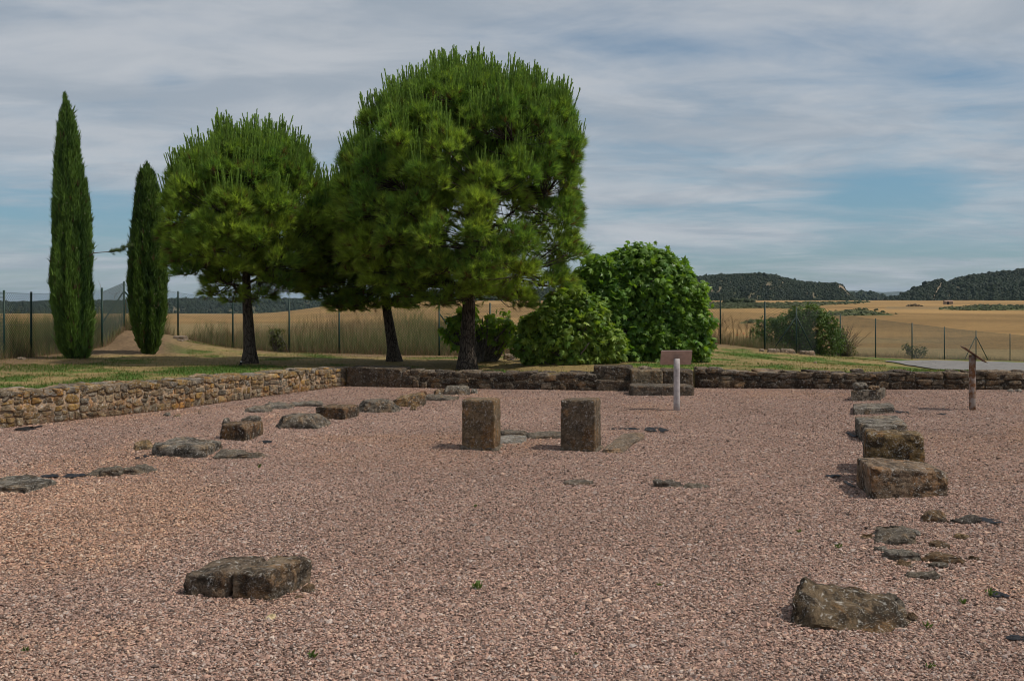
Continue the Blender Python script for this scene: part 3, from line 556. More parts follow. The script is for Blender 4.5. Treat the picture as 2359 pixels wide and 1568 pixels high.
# ------------------------------------------------------------------ walls
def along(poly):
    d = np.linalg.norm(np.diff(poly, axis=0), axis=1); s = np.concatenate([[0], np.cumsum(d)])
    def f(q): return np.stack([np.interp(q, s, poly[:, 0]), np.interp(q, s, poly[:, 1])], -1)
    def tn(q):
        e = 0.15; v_ = f(q + e) - f(q - e); return v_ / np.linalg.norm(v_, axis=-1, keepdims=True)
    return f, tn, s[-1]
def rubble_wall(name, label, poly, topz, thick, rows, wid, mat, cols, mortar, seed, out, protrude=0.03, cap=True, start_flat=0.0, core=0.006):
    """out = +1 if the seen face lies to the right of the walking direction"""
    r = np.random.default_rng(seed); f, tn, L = along(poly); mb = MB()
    q = np.arange(0, L + 0.15, 0.15).clip(0, L); c_ = f(q); t_ = tn(q.clip(0.16, L - 0.16)); nvec = np.stack([t_[:, 1], -t_[:, 0]], 1) * out
    zt = np.array([topz(x) for x in q]) - 0.03
    ring = [np.concatenate([c_ + core * nvec, np.full((len(q), 1), -0.1)], 1), np.concatenate([c_ + (core - 0.004) * nvec, zt[:, None]], 1), np.concatenate([c_ - thick * nvec, zt[:, None]], 1), np.concatenate([c_ - thick * nvec, np.full((len(q), 1), -0.15)], 1)]
    V = np.stack(ring, 1).reshape(-1, 3); m = len(q); F = []
    for i in range(m - 1):
        for k in range(4): F.append((i * 4 + k, i * 4 + (k + 1) % 4, i * 4 + 4 + (k + 1) % 4, i * 4 + 4 + k))
    F += [(0, 3, 2, 1), (m * 4 - 4, m * 4 - 3, m * 4 - 2, m * 4 - 1)]
    V[:, 2] += (fbm(V * 6, 3) - 0.5) * 0.04 * (V[:, 2] > 0); mb.add(V, F, mortar)
    def put(s0, z, off, w_, h_, d_, colr, rot=0.0, rnd=0.14):
        V_, F_b = rbox((w_ / 2, d_ / 2, h_ / 2), min(w_, h_, d_) * rnd, 5)
        u_ = V_ / np.array([w_, d_, h_]); kx, kz, sx_, sz_ = r.normal(0, 0.16, 4); V_ = V_ * np.stack([1 + kx * u_[:, 2] * 2, np.ones(len(u_)), 1 + kz * u_[:, 0] * 2], 1)
        for _ in range(3):
            nv = r.normal(size=3) * np.array([1, 0.5, 1]); nv /= np.linalg.norm(nv); pr_ = V_ @ nv; V_ = V_ - (np.maximum(0, pr_ - np.quantile(pr_, r.uniform(0.82, 0.95))) * 0.95)[:, None] * nv
        V_ = V_ + (fbm(V_ * (5 / max(w_, h_)) + r.uniform(0, 90, 3), 2)[:, None] - 0.5) * V_ * 0.35 + (fbm(V_ * 38 + r.uniform(0, 90, 3), 3)[:, None] - 0.5) * np.sign(V_) * 0.024
        ca, sa = math.cos(rot), math.sin(rot); V_ = np.stack([V_[:, 0] * ca - V_[:, 2] * sa, V_[:, 1], V_[:, 0] * sa + V_[:, 2] * ca], 1)
        p = f(np.array([s0]))[0]; tt = tn(np.array([min(max(s0, .16), L - .16)]))[0]; nv = np.array([tt[1], -tt[0]]) * out
        P = np.zeros_like(V_); P[:, :2] = p + V_[:, :1] * tt + (V_[:, 1:2] + off) * nv; P[:, 2] = z + V_[:, 2]
        if out > 0: F_b = F_b[:, ::-1]
        mb.add(P, F_b[:, ::-1], colr)
    def cellsplit(a0, a1, b0, b1):
        top = topz(min(max((a0 + a1) / 2, 0), L)); w_, h_ = a1 - a0, (b1 - b0) * top; wm, hm = r.uniform(0.62, 1.0) * wid[1], r.uniform(0.65, 1.0) * rows
        if w_ > wm and w_ / wm >= h_ / hm: m_ = a0 + w_ * r.uniform(0.36, 0.64); cellsplit(a0, m_, b0, b1); cellsplit(m_, a1, b0, b1); return
        if h_ > hm: m_ = b0 + (b1 - b0) * r.uniform(0.36, 0.64); cellsplit(a0, a1, b0, m_); cellsplit(a0, a1, m_, b1); return
        put((a0 + a1) / 2, (b0 + b1) / 2 * top, -0.05, w_ * r.uniform(0.84, 0.98), h_ * r.uniform(0.84, 0.98), 0.10 + 2 * r.uniform(0.2, 1) * protrude, np.array(cols[r.integers(len(cols))]) * r.uniform(0.72, 1.25), r.normal(0, .06))
    s_a = start_flat
    while s_a < L:
        s_b = s_a + r.uniform(0.5, 0.9); cellsplit(s_a, min(s_b, L + 0.05), 0.0, 1.0); s_a = s_b
    if cap:
        s_a = start_flat
        while s_a < L:
            w_ = r.uniform(wid[0] * 0.9, wid[1] * 1.1)
            dd = 0.0
            while dd < thick - 0.05:
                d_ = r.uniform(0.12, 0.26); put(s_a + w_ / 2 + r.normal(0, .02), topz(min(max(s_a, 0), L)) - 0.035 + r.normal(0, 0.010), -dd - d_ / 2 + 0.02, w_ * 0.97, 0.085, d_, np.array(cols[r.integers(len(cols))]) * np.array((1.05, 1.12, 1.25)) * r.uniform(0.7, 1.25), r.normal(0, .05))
                dd += d_ * 0.95
            s_a += w_
    o = mb.build(name, mat, (*poly[0], 0), smooth=True); return tag(o, label, 'stone wall')
sunny = [(0.27, 0.195, 0.115), (0.23, 0.165, 0.10), (0.30, 0.205, 0.10), (0.33, 0.205, 0.075), (0.21, 0.17, 0.12), (0.25, 0.205, 0.15), (0.17, 0.14, 0.105), (0.29, 0.22, 0.14)]
rubble_wall('stone_wall', 'long sunlit rubble wall of ochre stones along the left side', LW, lambda s: np.interp(s, [0, 9.6, 12.5, 16.5], [0.50, 0.475, 0.43, 0.36]) + 0.025 * math.sin(s * 2.3) * math.sin(s * 5.1), 0.5,
            0.155, (0.09, 0.27), M_wall, sunny, (0.38, 0.27, 0.18), 3, +1)
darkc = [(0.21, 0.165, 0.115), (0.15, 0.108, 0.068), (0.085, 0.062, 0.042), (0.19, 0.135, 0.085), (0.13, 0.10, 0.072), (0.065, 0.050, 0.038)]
bl1 = np.array([(-3.2, 19.46), (-1.2, 18.98), (1.55, 18.55)]); bl2 = np.array([(3.52, 19.1), (6.39, 18.8), (9.63, 18.72), (15.5, 18.7)])
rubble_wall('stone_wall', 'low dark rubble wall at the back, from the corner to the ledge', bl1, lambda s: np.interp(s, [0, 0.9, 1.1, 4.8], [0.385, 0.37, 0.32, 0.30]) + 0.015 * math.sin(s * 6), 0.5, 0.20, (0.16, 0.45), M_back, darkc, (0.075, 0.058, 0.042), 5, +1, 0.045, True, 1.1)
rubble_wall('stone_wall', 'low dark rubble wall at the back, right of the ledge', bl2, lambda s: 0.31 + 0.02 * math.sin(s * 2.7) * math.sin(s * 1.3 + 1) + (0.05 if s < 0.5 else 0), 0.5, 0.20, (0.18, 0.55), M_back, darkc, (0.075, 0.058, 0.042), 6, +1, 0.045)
c0 = np.array([-3.24, 19.44]); c1 = np.array([-2.1, 19.16]); back = np.array([0.11, 0.48])
block('corner_stone', 'long smooth dark stone in the corner where both walls meet', 'stone block', c0, c1, c1 + back, [0.385, 0.375, 0.38, 0.39], mat=M_back, col=(0.11, 0.085, 0.06), N=26, R=0.03, rough=0.014)
LED = 'squared stones of the ledge in the back wall'
def wb(label, x0, x1, Yf, yt, yb, depth, col, name='wall_block'):
    A = at(x0, yb, Yf); B = at(x1, yb, Yf); z0 = max(A[2], 0.0); sink = 0.05 if z0 < 0.03 else 0.004; z0 = 0 if z0 < 0.03 else z0
    A[2] = B[2] = z0; C = B + np.array([0.04, depth, 0]); h = EYE - (yt - HY) / F_ * Yf - z0
    block(name, label, 'stone block', A, B, C, [h] * 4, z0=z0, sink=sink, mat=M_back, col=col, group=LED, R=0.025, rough=0.013)
wb('dark ledge course under the tallest block', 1372, 1455, 18.45, 876.5, 900.5, 0.7, (0.11, 0.085, 0.06))
wb('tallest dark block rising above the back wall', 1368, 1459, 18.62, 844, 876.3, 0.5, (0.085, 0.066, 0.048))
wb('paler tan pier stone beside the tallest dark block', 1455, 1526, 18.2, 853, 897, 0.75, (0.20, 0.155, 0.10))
wb('dark squared stone behind the tilted sign plate', 1526.5, 1597, 18.3, 853.5, 897, 0.7, (0.10, 0.078, 0.055))
wb('low step slab in front of the pier stones', 1452, 1598, 17.5, 889, 911, 0.62, (0.12, 0.10, 0.08), 'step_slab')
lump('small_stone', 'flat lichened stone on top of the tan pier stone', 'stone', 1470, 1508, 853, 845, 0.3, z0=0.375, sink=0.004, col=(0.24, 0.19, 0.14), mat=M_back)
for (lab, x, zt) in (('small loose stone on the back wall in front of the big pine', 1066, 0.335), ('loose stone capping the back wall right of the sign post', 1630, 0.385), ('humped loose stone on the back wall above the short block', 1960, 0.355), ('loose stone on the back wall left of the second sign', 2180, 0.335), ('loose stone on the back wall right of the second sign', 2330, 0.335), ('pair-edge loose stone on the back wall left of the ledge', 1250, 0.315)):
    Y = 19.05; x0 = (x - CX) / F_ * Y; A = np.array([x0, Y, 0]); B = A + np.array([0.26, 0.01, 0]); C = B + np.array([0.02, 0.22, 0])
    block('small_stone', lab, 'stone', A, B, C, [0.06, 0.055, 0.05, 0.06], z0=zt - 0.05, sink=0.01, mat=M_back, col=(0.13, 0.10, 0.075), R=0.03, rough=0.02, taper=0.2)

# ------------------------------------------------------------------ signs
M_post = plain_mat('pale_painted_post', (0.40, 0.36, 0.35), 0.6, 0, 14, 0.22)
M_plate = plain_mat('brown_pink_plate', (0.44, 0.335, 0.29), 0.55, 0, 14, 0.1)
M_rust, t = new_mat('rusty_post'); v = t.n('ShaderNodeTexCoord').outputs['Object']; nz = t.noise(v, 9, 6, 0.65)
finish(t, t.mix(t.ramp(nz, 0.40, 0.6), (0.30, 0.25, 0.22), (0.17, 0.075, 0.03)), 0.75, nz, 0.2, 0.01)
M_rplate = plain_mat('rusty_plate', (0.15, 0.085, 0.05), 0.6, 0.0, 12, 0.4)
def plate_mesh(center, wdir, hdir, wl, hl, th):
    n_ = np.cross(wdir, hdir); n_ /= np.linalg.norm(n_); V_, F_b = rbox((wl / 2, hl / 2, th / 2), 0.006, 5)
    return center + V_[:, :1] * wdir + V_[:, 1:2] * hdir + V_[:, 2:3] * n_, F_b
def sign(base, ztop, wdir, hdir, wl, hl, zc, label, pm, plm, shift=(0, 0)):
    s_ = thing('information_sign', base, label, 'sign', 'lectern signs in the courtyard'); mb = MB()
    pts = [base + np.array([0, 0, z]) for z in np.linspace(-0.05, ztop, 6)]; add_tube(mb, pts, 0.049, 20); mb.build('post', pm, parent=s_, smooth=True)
    wdir, hdir = (np.array(d_, float) / np.linalg.norm(d_) for d_ in (wdir, hdir))
    V_, F_b = plate_mesh(base + np.array([shift[0], shift[1], zc]), wdir, hdir, wl, hl, 0.012); mk('plate', V_, F_b, plm, parent=s_)
b1 = gr(1558.5, 945); sign(b1, 0.79, (1, 0.10, 0), (-0.06, -0.72, 0.7), 0.485, 0.33, 0.80, 'pale-posted sign seen from behind, its pinkish plate before the fig bush', M_post, M_plate, (0.0, 0.06))
b2 = gr(2239, 944); sign(b2, 0.84, (0.22, 1.0, 0.02), (-0.81, 0.12, 0.585), 0.34, 0.40, 0.85, 'rusty sign seen edge-on with its tilted plate at the far right', M_rust, M_rplate, (0.02, 0.0))

# ------------------------------------------------------------------ fences
def wires(mb, A, B, h, step=0.085):
    A, B = np.array(A), np.array(B); L = np.linalg.norm((B - A)[:2]); seg = []
    for sg in (1, -1):
        for s0 in np.arange(-h, L + h, step):
            a, b = (s0, 0.0), (s0 + sg * h, h); lo, hi = sorted((a[0], b[0])); lo2, hi2 = max(lo, 0), min(hi, L)
            if hi2 - lo2 < 0.05: continue
            za, zb_ = ((lo2 - a[0]) * sg, (hi2 - a[0]) * sg); seg.append((lo2, za, hi2, zb_))
    for z in (0.03, h * 0.5, h - 0.01): seg.append((0, z, L, z))
    seg = np.array(seg); P0 = A + (B - A) * (seg[:, :1] / L); P1 = A + (B - A) * (seg[:, 2:3] / L); P0[:, 2] += seg[:, 1]; P1[:, 2] += seg[:, 3]
    d = P1 - P0; d /= np.linalg.norm(d, axis=1)[:, None]; nv = np.cross((B - A) / np.linalg.norm(B - A), [0, 0, 1.0]); u = np.cross(d, nv); R = 0.0030
    ring = [(nv[None] * 1.0), (-0.5 * nv[None] + 0.87 * u), (-0.5 * nv[None] - 0.87 * u)]
    V = np.stack([P0 + R * ring[0], P0 + R * ring[1], P0 + R * ring[2], P1 + R * ring[0], P1 + R * ring[1], P1 + R * ring[2]], 1).reshape(-1, 3)
    k = np.arange(len(seg)) * 6; F = np.concatenate([np.stack([k + i, k + (i + 1) % 3, k + 3 + (i + 1) % 3, k + 3 + i], 1) for i in range(3)]); mb.add(V, F)
def fence(idx, label, brace):
    base = [posts[i].copy() for i in idx]
    for b in base: b[2] = Hp(b[0], b[1])
    hs = [max(1.5, (FENCE[i][1] - FENCE[i][2]) * K / F_ * FENCE_Y[i]) if i else 1.6 for i in idx]; hs = [min(h, 1.72) for h in hs]
    fo = thing('chain_link_fence', base[0], label, 'fence', 'green wire fences round the site')
    for b, h, i in zip(base, hs, idx):
        if i == 5 and idx[0] == 5: continue
        mb = MB(); add_tube(mb, [b + np.array([0, 0, z]) for z in (-0.15, 0.5, h)], 0.026, 10); mb.build('post', M_fence, parent=fo, smooth=True)
        if i in brace:
            for dv in brace[i]:
                dv = np.array(dv); e = b + dv; e[2] = Hp(e[0], e[1]); mb = MB(); add_tube(mb, [b + np.array([0, 0, h * 0.8]), e], 0.021, 8); mb.build('brace', M_fence, parent=fo, smooth=True)
    mb = MB()
    for a, b, ha, hb in zip(base[:-1], base[1:], hs[:-1], hs[1:]): wires(mb, a + np.array([0, 0, 0.03]), b + np.array([0, 0, 0.03]), min(ha, hb) - 0.07)
    mb.build('wire_mesh', M_wire, parent=fo)
fence(list(range(0, 6)), 'green wire fence on the left running behind the tall cypress', {5: [(-0.25, -1.6, 0), (1.2, 0.1, 0)]})
fence(list(range(5, 17)), 'green wire fence crossing behind the pines and fig bushes', {11: [(1.0, 0, 0)]})
fence(list(range(16, 26)), 'green wire fence running away to the right past the field', {18: [(-0.85, -0.1, 0), (0.75, 0.3, 0)], 23: [(-0.9, -0.6, 0), (0.9, 0.5, 0)]})

# ------------------------------------------------------------------ paved path on the right lawn
fa = np.array([ray_ground(*p) for p in ((2036, 833), (2090, 831.5), (2137, 831), (2250, 833), (2358, 836), (2460, 839))])
na = np.array([ray_ground(*p) for p in ((2036.5, 833.2), (2080, 840), (2125, 847.5), (2190, 853), (2358, 856), (2460, 858))])
tt = np.linspace(0, 1, 50); ti = np.linspace(0, 1, 6)
fc = np.stack([np.interp(tt, ti, fa[:, k]) for k in (0, 1)], 1); nc_ = np.stack([np.interp(tt, ti, na[:, k]) for k in (0, 1)], 1)
vv = np.linspace(0, 1, 16); P = (nc_[:, None] * (1 - vv[None, :, None]) + fc[:, None] * vv[None, :, None]).reshape(-1, 2)
ij = (np.arange(49)[:, None] * 16 + np.arange(15)[None]).ravel()
M_path, t = new_mat('grey_stamped_paving'); v = t.n('ShaderNodeTexCoord').outputs['Object']; vo = t.n('ShaderNodeTexVoronoi', feature='DISTANCE_TO_EDGE', i_Scale=2.2); t.put(vo.inputs['Vector'], v)
n = t.noise(v, 3, 6, 0.65); finish(t, t.mix(t.ramp(vo.outputs[0], 0, 0.05), (0.08, 0.075, 0.07), t.mix(t.ramp(n, .3, .7), (0.15, 0.14, 0.13), (0.23, 0.215, 0.20))), 0.9, vo.outputs[0], 0.4, 0.02)
pz = H(P[:, 0], P[:, 1]) + 0.03
path = mk('path', np.concatenate([P, pz[:, None]], 1), np.stack([ij, ij + 1, ij + 17, ij + 16], 1)[:, ::-1], M_path, smooth=True); tag(path, kind='structure')

# ------------------------------------------------------------------ grass
def blades(P, h, wd, col, lean, r):
    n = len(P); a = r.uniform(0, 2 * math.pi, n); l = np.abs(r.normal(0, lean, n)); b = r.uniform(0, 2 * math.pi, n)
    side = np.stack([np.cos(a), np.sin(a), np.zeros(n)], 1) * (wd / 2)[:, None]; tip = P + np.stack([np.cos(b) * l * h, np.sin(b) * l * h, h], 1)
    mid = P + (tip - P) * 0.55 + np.array([0, 0, 1]) * (0.08 * h)[:, None]
    V = np.stack([P - side, P + side, mid + side * 0.7, mid - side * 0.7, tip], 1).reshape(-1, 3); k = np.arange(n) * 5
    return V, [np.stack([k + 3, k + 2, k + 4], 1), np.stack([k, k + 1, k + 2, k + 3], 1)], np.repeat(col, 5, 0)
r = np.random.default_rng(21)
y = r.uniform(7, 36, 240000) ; x = r.uniform(-0.62, 0.62, 240000) * y; x = np.where(r.random(240000) < 0.12, -np.abs(r.uniform(5, 12, 240000)), x)
k = (inside_court(x, y) < -0.52) & (beyond_fence(x, y) < -0.3); x, y = x[k], y[k]; lg_ = lawn_green(x, y)
k = r.random(len(x)) < 0.25 + 0.75 * lg_; x, y, lg_ = x[k], y[k], lg_[k]
pxx = CX + x / y * F_; k = ~((np.abs(pxx - 320) < 110) & (y > 24.8)); x, y, lg_ = x[k], y[k], lg_[k]
onpath = (pxx[k] > 2040) & (HY + (EYE - 0.0) / y * F_ < 858) & (y > 19.8) & (y < 38); x, y, lg_ = x[~onpath], y[~onpath], lg_[~onpath]
P = np.stack([x, y, H(x, y) - 0.004], 1); n = len(x)
gc = np.where((r.random(n) < 0.25 + 0.7 * lg_)[:, None], np.array((0.075, 0.125, 0.025)), np.array((0.26, 0.19, 0.09))) * r.uniform(0.7, 1.3, (n, 1))
V, F, C = blades(P, (r.uniform(0.015, 0.045, n) + 0.02 * lg_ * r.random(n)), r.uniform(0.006, 0.013, n), gc, 0.7, r)
tag(mk('lawn_grass', V, F, M_grass, col=C), 'short patchy half-dry lawn grass beyond the low walls', 'grass', kind='stuff')

P = []; C = []; Hh = []
for a, b, i in zip(fxy[:-1], fxy[1:], range(99)):
    L = np.linalg.norm(b - a); nv = np.array([-(b - a)[1], (b - a)[0]]) / L
    dn, hgt_, deep = (3000, 0.86, 13) if i < 13 else ((1500, 0.55, 8) if i < 18 else (420, 0.33, 16))
    n = int(dn * L); s = r.random(n)[:, None]; dep = np.minimum(r.exponential(deep / 3.5, n), deep) - 0.15
    q = a + (b - a) * s + nv * dep[:, None]; P.append(q); tall = n2d(q[:, 0], q[:, 1], 0.7, 61, 3)
    Hh.append(hgt_ * r.uniform(0.35, 1.05, n) * (0.35 + 1.25 * tall) * np.where(dep < 0.4, 0.55, 1)); gq = sstep(0.45, 0.62, n2d(q[:, 0], q[:, 1], 0.35, 62, 3) + 0.06 * (dep > 1))
    gmix = (r.random(n) < 0.08 + 0.78 * gq)[:, None]; bq = sstep(0.46, 0.60, n2d(q[:, 0], q[:, 1], 0.55, 64, 3)); short = r.random(n) < 0.5; Hh[-1][short] *= 0.5
    dry = np.where((r.random(n) < 0.15 + 0.65 * bq)[:, None], np.array((0.235, 0.155, 0.095)), np.array((0.34, 0.265, 0.165))); C.append(np.where(short[:, None], np.array((0.22, 0.145, 0.095)), np.where(gmix, np.array((0.135, 0.155, 0.065)), dry)) * r.uniform(0.55, 1.3, (n, 1)))
P = np.concatenate(P); Hh = np.concatenate(Hh); C = np.concatenate(C); P3 = np.stack([P[:, 0], P[:, 1], H(P[:, 0], P[:, 1]) - 0.02], 1); n = len(P3)
print('tall grass blades', n)
V, F, C = blades(P3, Hh, r.uniform(0.004, 0.010, n), C, 0.55, r)
tag(mk('tall_dry_grass', V, F, M_grass, col=C), 'tall dry grass growing on the far side of the wire fence', 'grass', kind='stuff')

# ------------------------------------------------------------------ pines
def tuft(nn_, r, lo=25, hi=78, stem=0.6, wdt=0.036, ln=(0.75, 1.1)):
    V = []; F = []
    for i in range(nn_):
        z0 = r.uniform(0, stem); th = math.radians(r.uniform(lo, hi)); ph = r.uniform(0, 2 * math.pi); L = r.uniform(*ln)
        d = np.array([math.sin(th) * math.cos(ph), math.sin(th) * math.sin(ph), math.cos(th)]); s = np.cross(d, r.normal(size=3)); s = s / np.linalg.norm(s) * wdt / 2
        b = np.array([0, 0, z0]); V += [b - s, b + s, b + d * L]; F.append((3 * i, 3 * i + 1, 3 * i + 2))
    return np.array(V), np.array(F)
def candle(r, nn_=70):
    V, F = tuft(nn_, r, 10, 26, 0.92, 0.034, (0.09, 0.15)); a = np.arange(4) * math.pi / 2
    rg = np.stack([np.cos(a), np.sin(a), 0 * a], 1) * 0.022; SV = np.concatenate([rg, rg * 0.6 + np.array([0, 0, 1.0])]); k = len(V)
    SF = [(k + i, k + (i + 1) % 4, k + 4 + i) for i in range(4)] + [(k + (i + 1) % 4, k + 4 + (i + 1) % 4, k + 4 + i) for i in range(4)]
    return np.concatenate([V, SV]), np.concatenate([F, SF])
rt = np.random.default_rng(5); TUFTS = [tuft(30, rt, 10, 52, 0.5, 0.040) for _ in range(4)]; CANDLES = [candle(rt) for _ in range(3)]
def pine(label, base, lean, r0, prof, ncl, seed, thin=None, cx=0.0, candle_z=0.45):
    r = np.random.default_rng(seed); base = np.array(base); root = thing('pine_tree', base, label, 'pine tree', 'three umbrella-shaped pines on the lawn')
    pz, pl, pr = (np.array(a) for a in zip(*prof)); pz = np.where(pz < 2.2, 2.2 - (2.2 - pz) * (2.2 - prof[0][0] - 0.32) / (2.2 - prof[0][0]), pz); ztop = pz[-1]
    tz = np.linspace(0, ztop * 0.82, 14); f = tz / tz[-1]
    axis = np.stack([lean[0] * f + 0.03 * np.sin(f * 7 + seed), lean[1] * f + 0.03 * np.cos(f * 6), tz], 1)
    rad = r0 * (1 - 0.88 * f) * (1 + 0.45 * np.exp(-tz / 0.13)); mb = MB(); add_tube(mb, np.concatenate([[[0, 0, -0.15]], axis]) + base, np.concatenate([[rad[0] * 1.15], rad]), 16)
    def ax(z): return np.array([np.interp(z, tz, axis[:, 0]), np.interp(z, tz, axis[:, 1]), z])
    tw = MB(); cen = []; out = []
    zs = np.linspace(pz[0], ztop, 300); wz = np.interp(zs, pz, (pl + pr) / 2) + 0.25; wz /= wz.sum(); tries = 0; lobes = []
    while len(lobes) < ncl and tries < 20000:
        tries += 1; z = r.choice(zs, p=wz); ph = r.uniform(0, 2 * math.pi); cphi = math.cos(ph)
        RL, RR = np.interp(z, pz, pl), np.interp(z, pz, pr); R = (RL + RR) / 2; off = (RR - RL) / 2; inner = r.random() < 0.22
        q = r.uniform(0.3, 0.7) if inner else r.uniform(0.92, 1.04); zt_ = z - 0.70 * max(0.0, (z - pz[0]) / (ztop - pz[0])) ** 2 - 0.04
        p = np.array([cx + off + max(R - 0.47, 0.05) * q * cphi, max(R - 0.47, 0.05) * q * math.sin(ph), zt_])
        if thin and r.random() < thin(p, q): continue
        if lobes and np.min(np.linalg.norm(np.array(lobes) - p, axis=1)) < 0.50: continue
        lobes.append(p); o = np.array([p[0] - cx, p[1], (p[2] - pz[0] - 0.35 * (ztop - pz[0])) * 0.9]); o /= np.linalg.norm(o) + 1e-9; lr = r.uniform(0.30, 0.50)
        for _ in range(9):
            d = r.normal(size=3) + o * 0.9 + np.array([0, 0, 0.55]); d /= np.linalg.norm(d); d[2] = max(d[2], -0.25); cen.append(p + d * lr * r.uniform(0.55, 1.0)); oo = o * 0.55 + d * 0.6; out.append(oo / np.linalg.norm(oo))
    cen = np.array(cen); out = np.array(out)
    # limbs: clumps hang together on main limbs
    nl = 26; la = r.uniform(0, 2 * math.pi, nl); lz = np.linspace(pz[0] + 0.12, ztop * 0.72, nl); tips = []
    for a_, z_ in zip(la, lz):
        zt = min(z_ + 0.25 + 0.55 * (z_ - pz[0]) ** 0.6, ztop * 0.85); Rm = np.interp(zt, pz, (pl + pr) / 2) * 0.62; p0 = ax(z_)
        p3 = np.array([cx + Rm * math.cos(a_), Rm * math.sin(a_), zt]); p1 = p0 + (p3 - p0) * 0.4 + np.array([0, 0, -0.06]); p2 = p0 + (p3 - p0) * 0.75 + np.array([0, 0, 0.0])
        s = np.linspace(0, 1, 9)[:, None]; cur = (1 - s) ** 3 * p0 + 3 * s * (1 - s) ** 2 * p1 + 3 * s * s * (1 - s) * p2 + s ** 3 * p3
        cur[1:] += r.normal(0, 0.025, (8, 3)); rr = max(0.018, np.interp(z_, tz, rad) * 0.42) * (1 - 0.75 * s[:, 0]); add_tube(mb, cur + base, rr, 6); tips.append(cur)
    tp = np.concatenate([t_[3:] for t_ in tips] + [axis[9:]])
    for p, o in zip(cen, out):
        j = np.argmin(np.linalg.norm(tp - p, axis=1) + 0.8 * np.maximum(0, tp[:, 2] - p[2])); q0 = tp[j]; mid = (q0 + p) / 2 + np.array([0, 0, -0.08]) + r.normal(0, 0.04, 3)
        s = np.linspace(0, 1, 5)[:, None]; cur = (1 - s) ** 2 * q0 + 2 * s * (1 - s) * mid + s * s * p; add_tube(mb, cur + base, np.linspace(0.013, 0.005, 5), 4, cap=False)
    trunk = mb.build('trunk', M_bark, parent=root, smooth=True)
    cm = MB(); hf = (cen[:, 2] - pz[0]) / (ztop - pz[0]); nt = 26
    cidx = np.repeat(np.arange(len(cen)), nt); k = len(cidx); dirs = r.normal(size=(k, 3)) + out[cidx] * 0.8 + np.array([0, 0, 0.45]); lowc = hf[cidx] < 0.2; dirs[lowc, 2] = np.abs(dirs[lowc, 2]) * 0.8 - 0.1; dirs /= np.linalg.norm(dirs, axis=1)[:, None]
    rad_ = r.uniform(0.35, 1.0, k) ** 0.6 * (0.15 + 0.10 * r.random(len(cen)))[cidx]; pos = cen[cidx] + dirs * rad_[:, None] * np.array([1, 1, 0.9])
    Zd = dirs * 0.9 + out[cidx] * 0.35 + np.array([0, 0, 1.0]) * (0.35 + 0.75 * hf[cidx])[:, None] + r.normal(0, 0.30, (k, 3))
    tone = (vnoise(cen * 1.1 + seed) * 0.65 + r.random(len(cen)) * 0.35)[cidx][:, None]
    tone = np.clip(sstep(0.25, 0.75, tone) * 0.75 + 0.45 * r.random((k, 1)) - 0.1, 0, 1); gcol = (np.array((0.100, 0.200, 0.052)) * (1 - tone) + np.array((0.285, 0.385, 0.078)) * tone) * r.uniform(0.6, 1.45, (k, 1))
    old_ = 1 - sstep(0.25, 0.6, hf[cidx])[:, None]; gcol = gcol * (1 - old_ * np.array((-0.10, -0.02, 0.04))); dead = r.random(k) < 0.05; gcol[dead] = (0.13, 0.085, 0.045)
    ok_ = r.random(k) < np.clip(0.50 + 1.1 * hf[cidx], 0, 1); X, Yv, Z = frames(Zd, r); kk = np.where(ok_, r.integers(0, 4, k), 9)
    for q in range(4):
        m = kk == q; V, F = scatter(*TUFTS[q], pos[m] + base, X[m], Yv[m], Z[m], 0.165 * r.uniform(0.75, 1.25, m.sum())); cm.add(V, F, np.repeat(gcol[m], len(TUFTS[q][0]), 0))
    # fine twigs carrying the tufts
    sub = r.random(k) < 0.5; a0, a1 = cen[cidx][sub] + base, pos[sub] + base; s = np.cross(a1 - a0, r.normal(size=a0.shape)); s /= np.linalg.norm(s, axis=1)[:, None] + 1e-9; s *= 0.004
    V = np.stack([a0 - s, a0 + s, a1], 1).reshape(-1, 3); cm.add(V, np.arange(len(V)).reshape(-1, 3), (0.11, 0.075, 0.05))
    # upright spring shoots on the upper clumps
    up = np.nonzero((hf > candle_z) & (out[:, 2] > -0.05))[0]; nn2 = 7; ci = np.repeat(up, nn2); k = len(ci); h2 = hf[ci]
    keep = r.random(k) < 0.10 + 1.0 * h2; ci, h2 = ci[keep], h2[keep]; k = len(ci)
    d2 = np.stack([r.normal(0, 1, k), r.normal(0, 1, k), np.abs(r.normal(0.9, 0.4, k))], 1); d2 /= np.linalg.norm(d2, axis=1)[:, None]
    pos = cen[ci] + d2 * 0.13 + out[ci] * 0.03; X, Yv, Z = frames(np.array([0, 0, 1.0]) + out[ci] * np.array([0.22, 0.22, 0]) + r.normal(0, 0.09, (k, 3)), r)
    gcol = np.array((0.22, 0.335, 0.082)) * r.uniform(0.7, 1.2, (k, 1)); kk = r.integers(0, 3, k)
    for q in range(3):
        m = kk == q; V, F = scatter(*CANDLES[q], pos[m] + base, X[m], Yv[m], Z[m], (0.40 + 0.20 * h2[m]) * r.uniform(0.7, 1.15, m.sum())); cm.add(V, F, np.repeat(gcol[m], len(CANDLES[q][0]), 0))
    cm.build('crown', M_needle, parent=root)
    return root
def on_ground(px_, py_, Y):
    p = at(px_, py_, Y); p[2] = Hp(p[0], p[1]); return p
PK = 21.9 / 19.9
PF_ = [(0.95, .5, .95), (1.19, 1.35, 1.4), (1.41, 1.85, 1.85), (1.84, 2.35, 2.25), (2.53, 2.6, 2.45), (3.23, 2.68, 2.35), (3.92, 2.62, 2.2), (4.53, 2.5, 2.3), (5.14, 2.12, 2.3), (5.5, 1.92, 1.95), (5.8, 1.3, 1.42), (6.05, .75, 1.05), (6.2, .15, .6)]
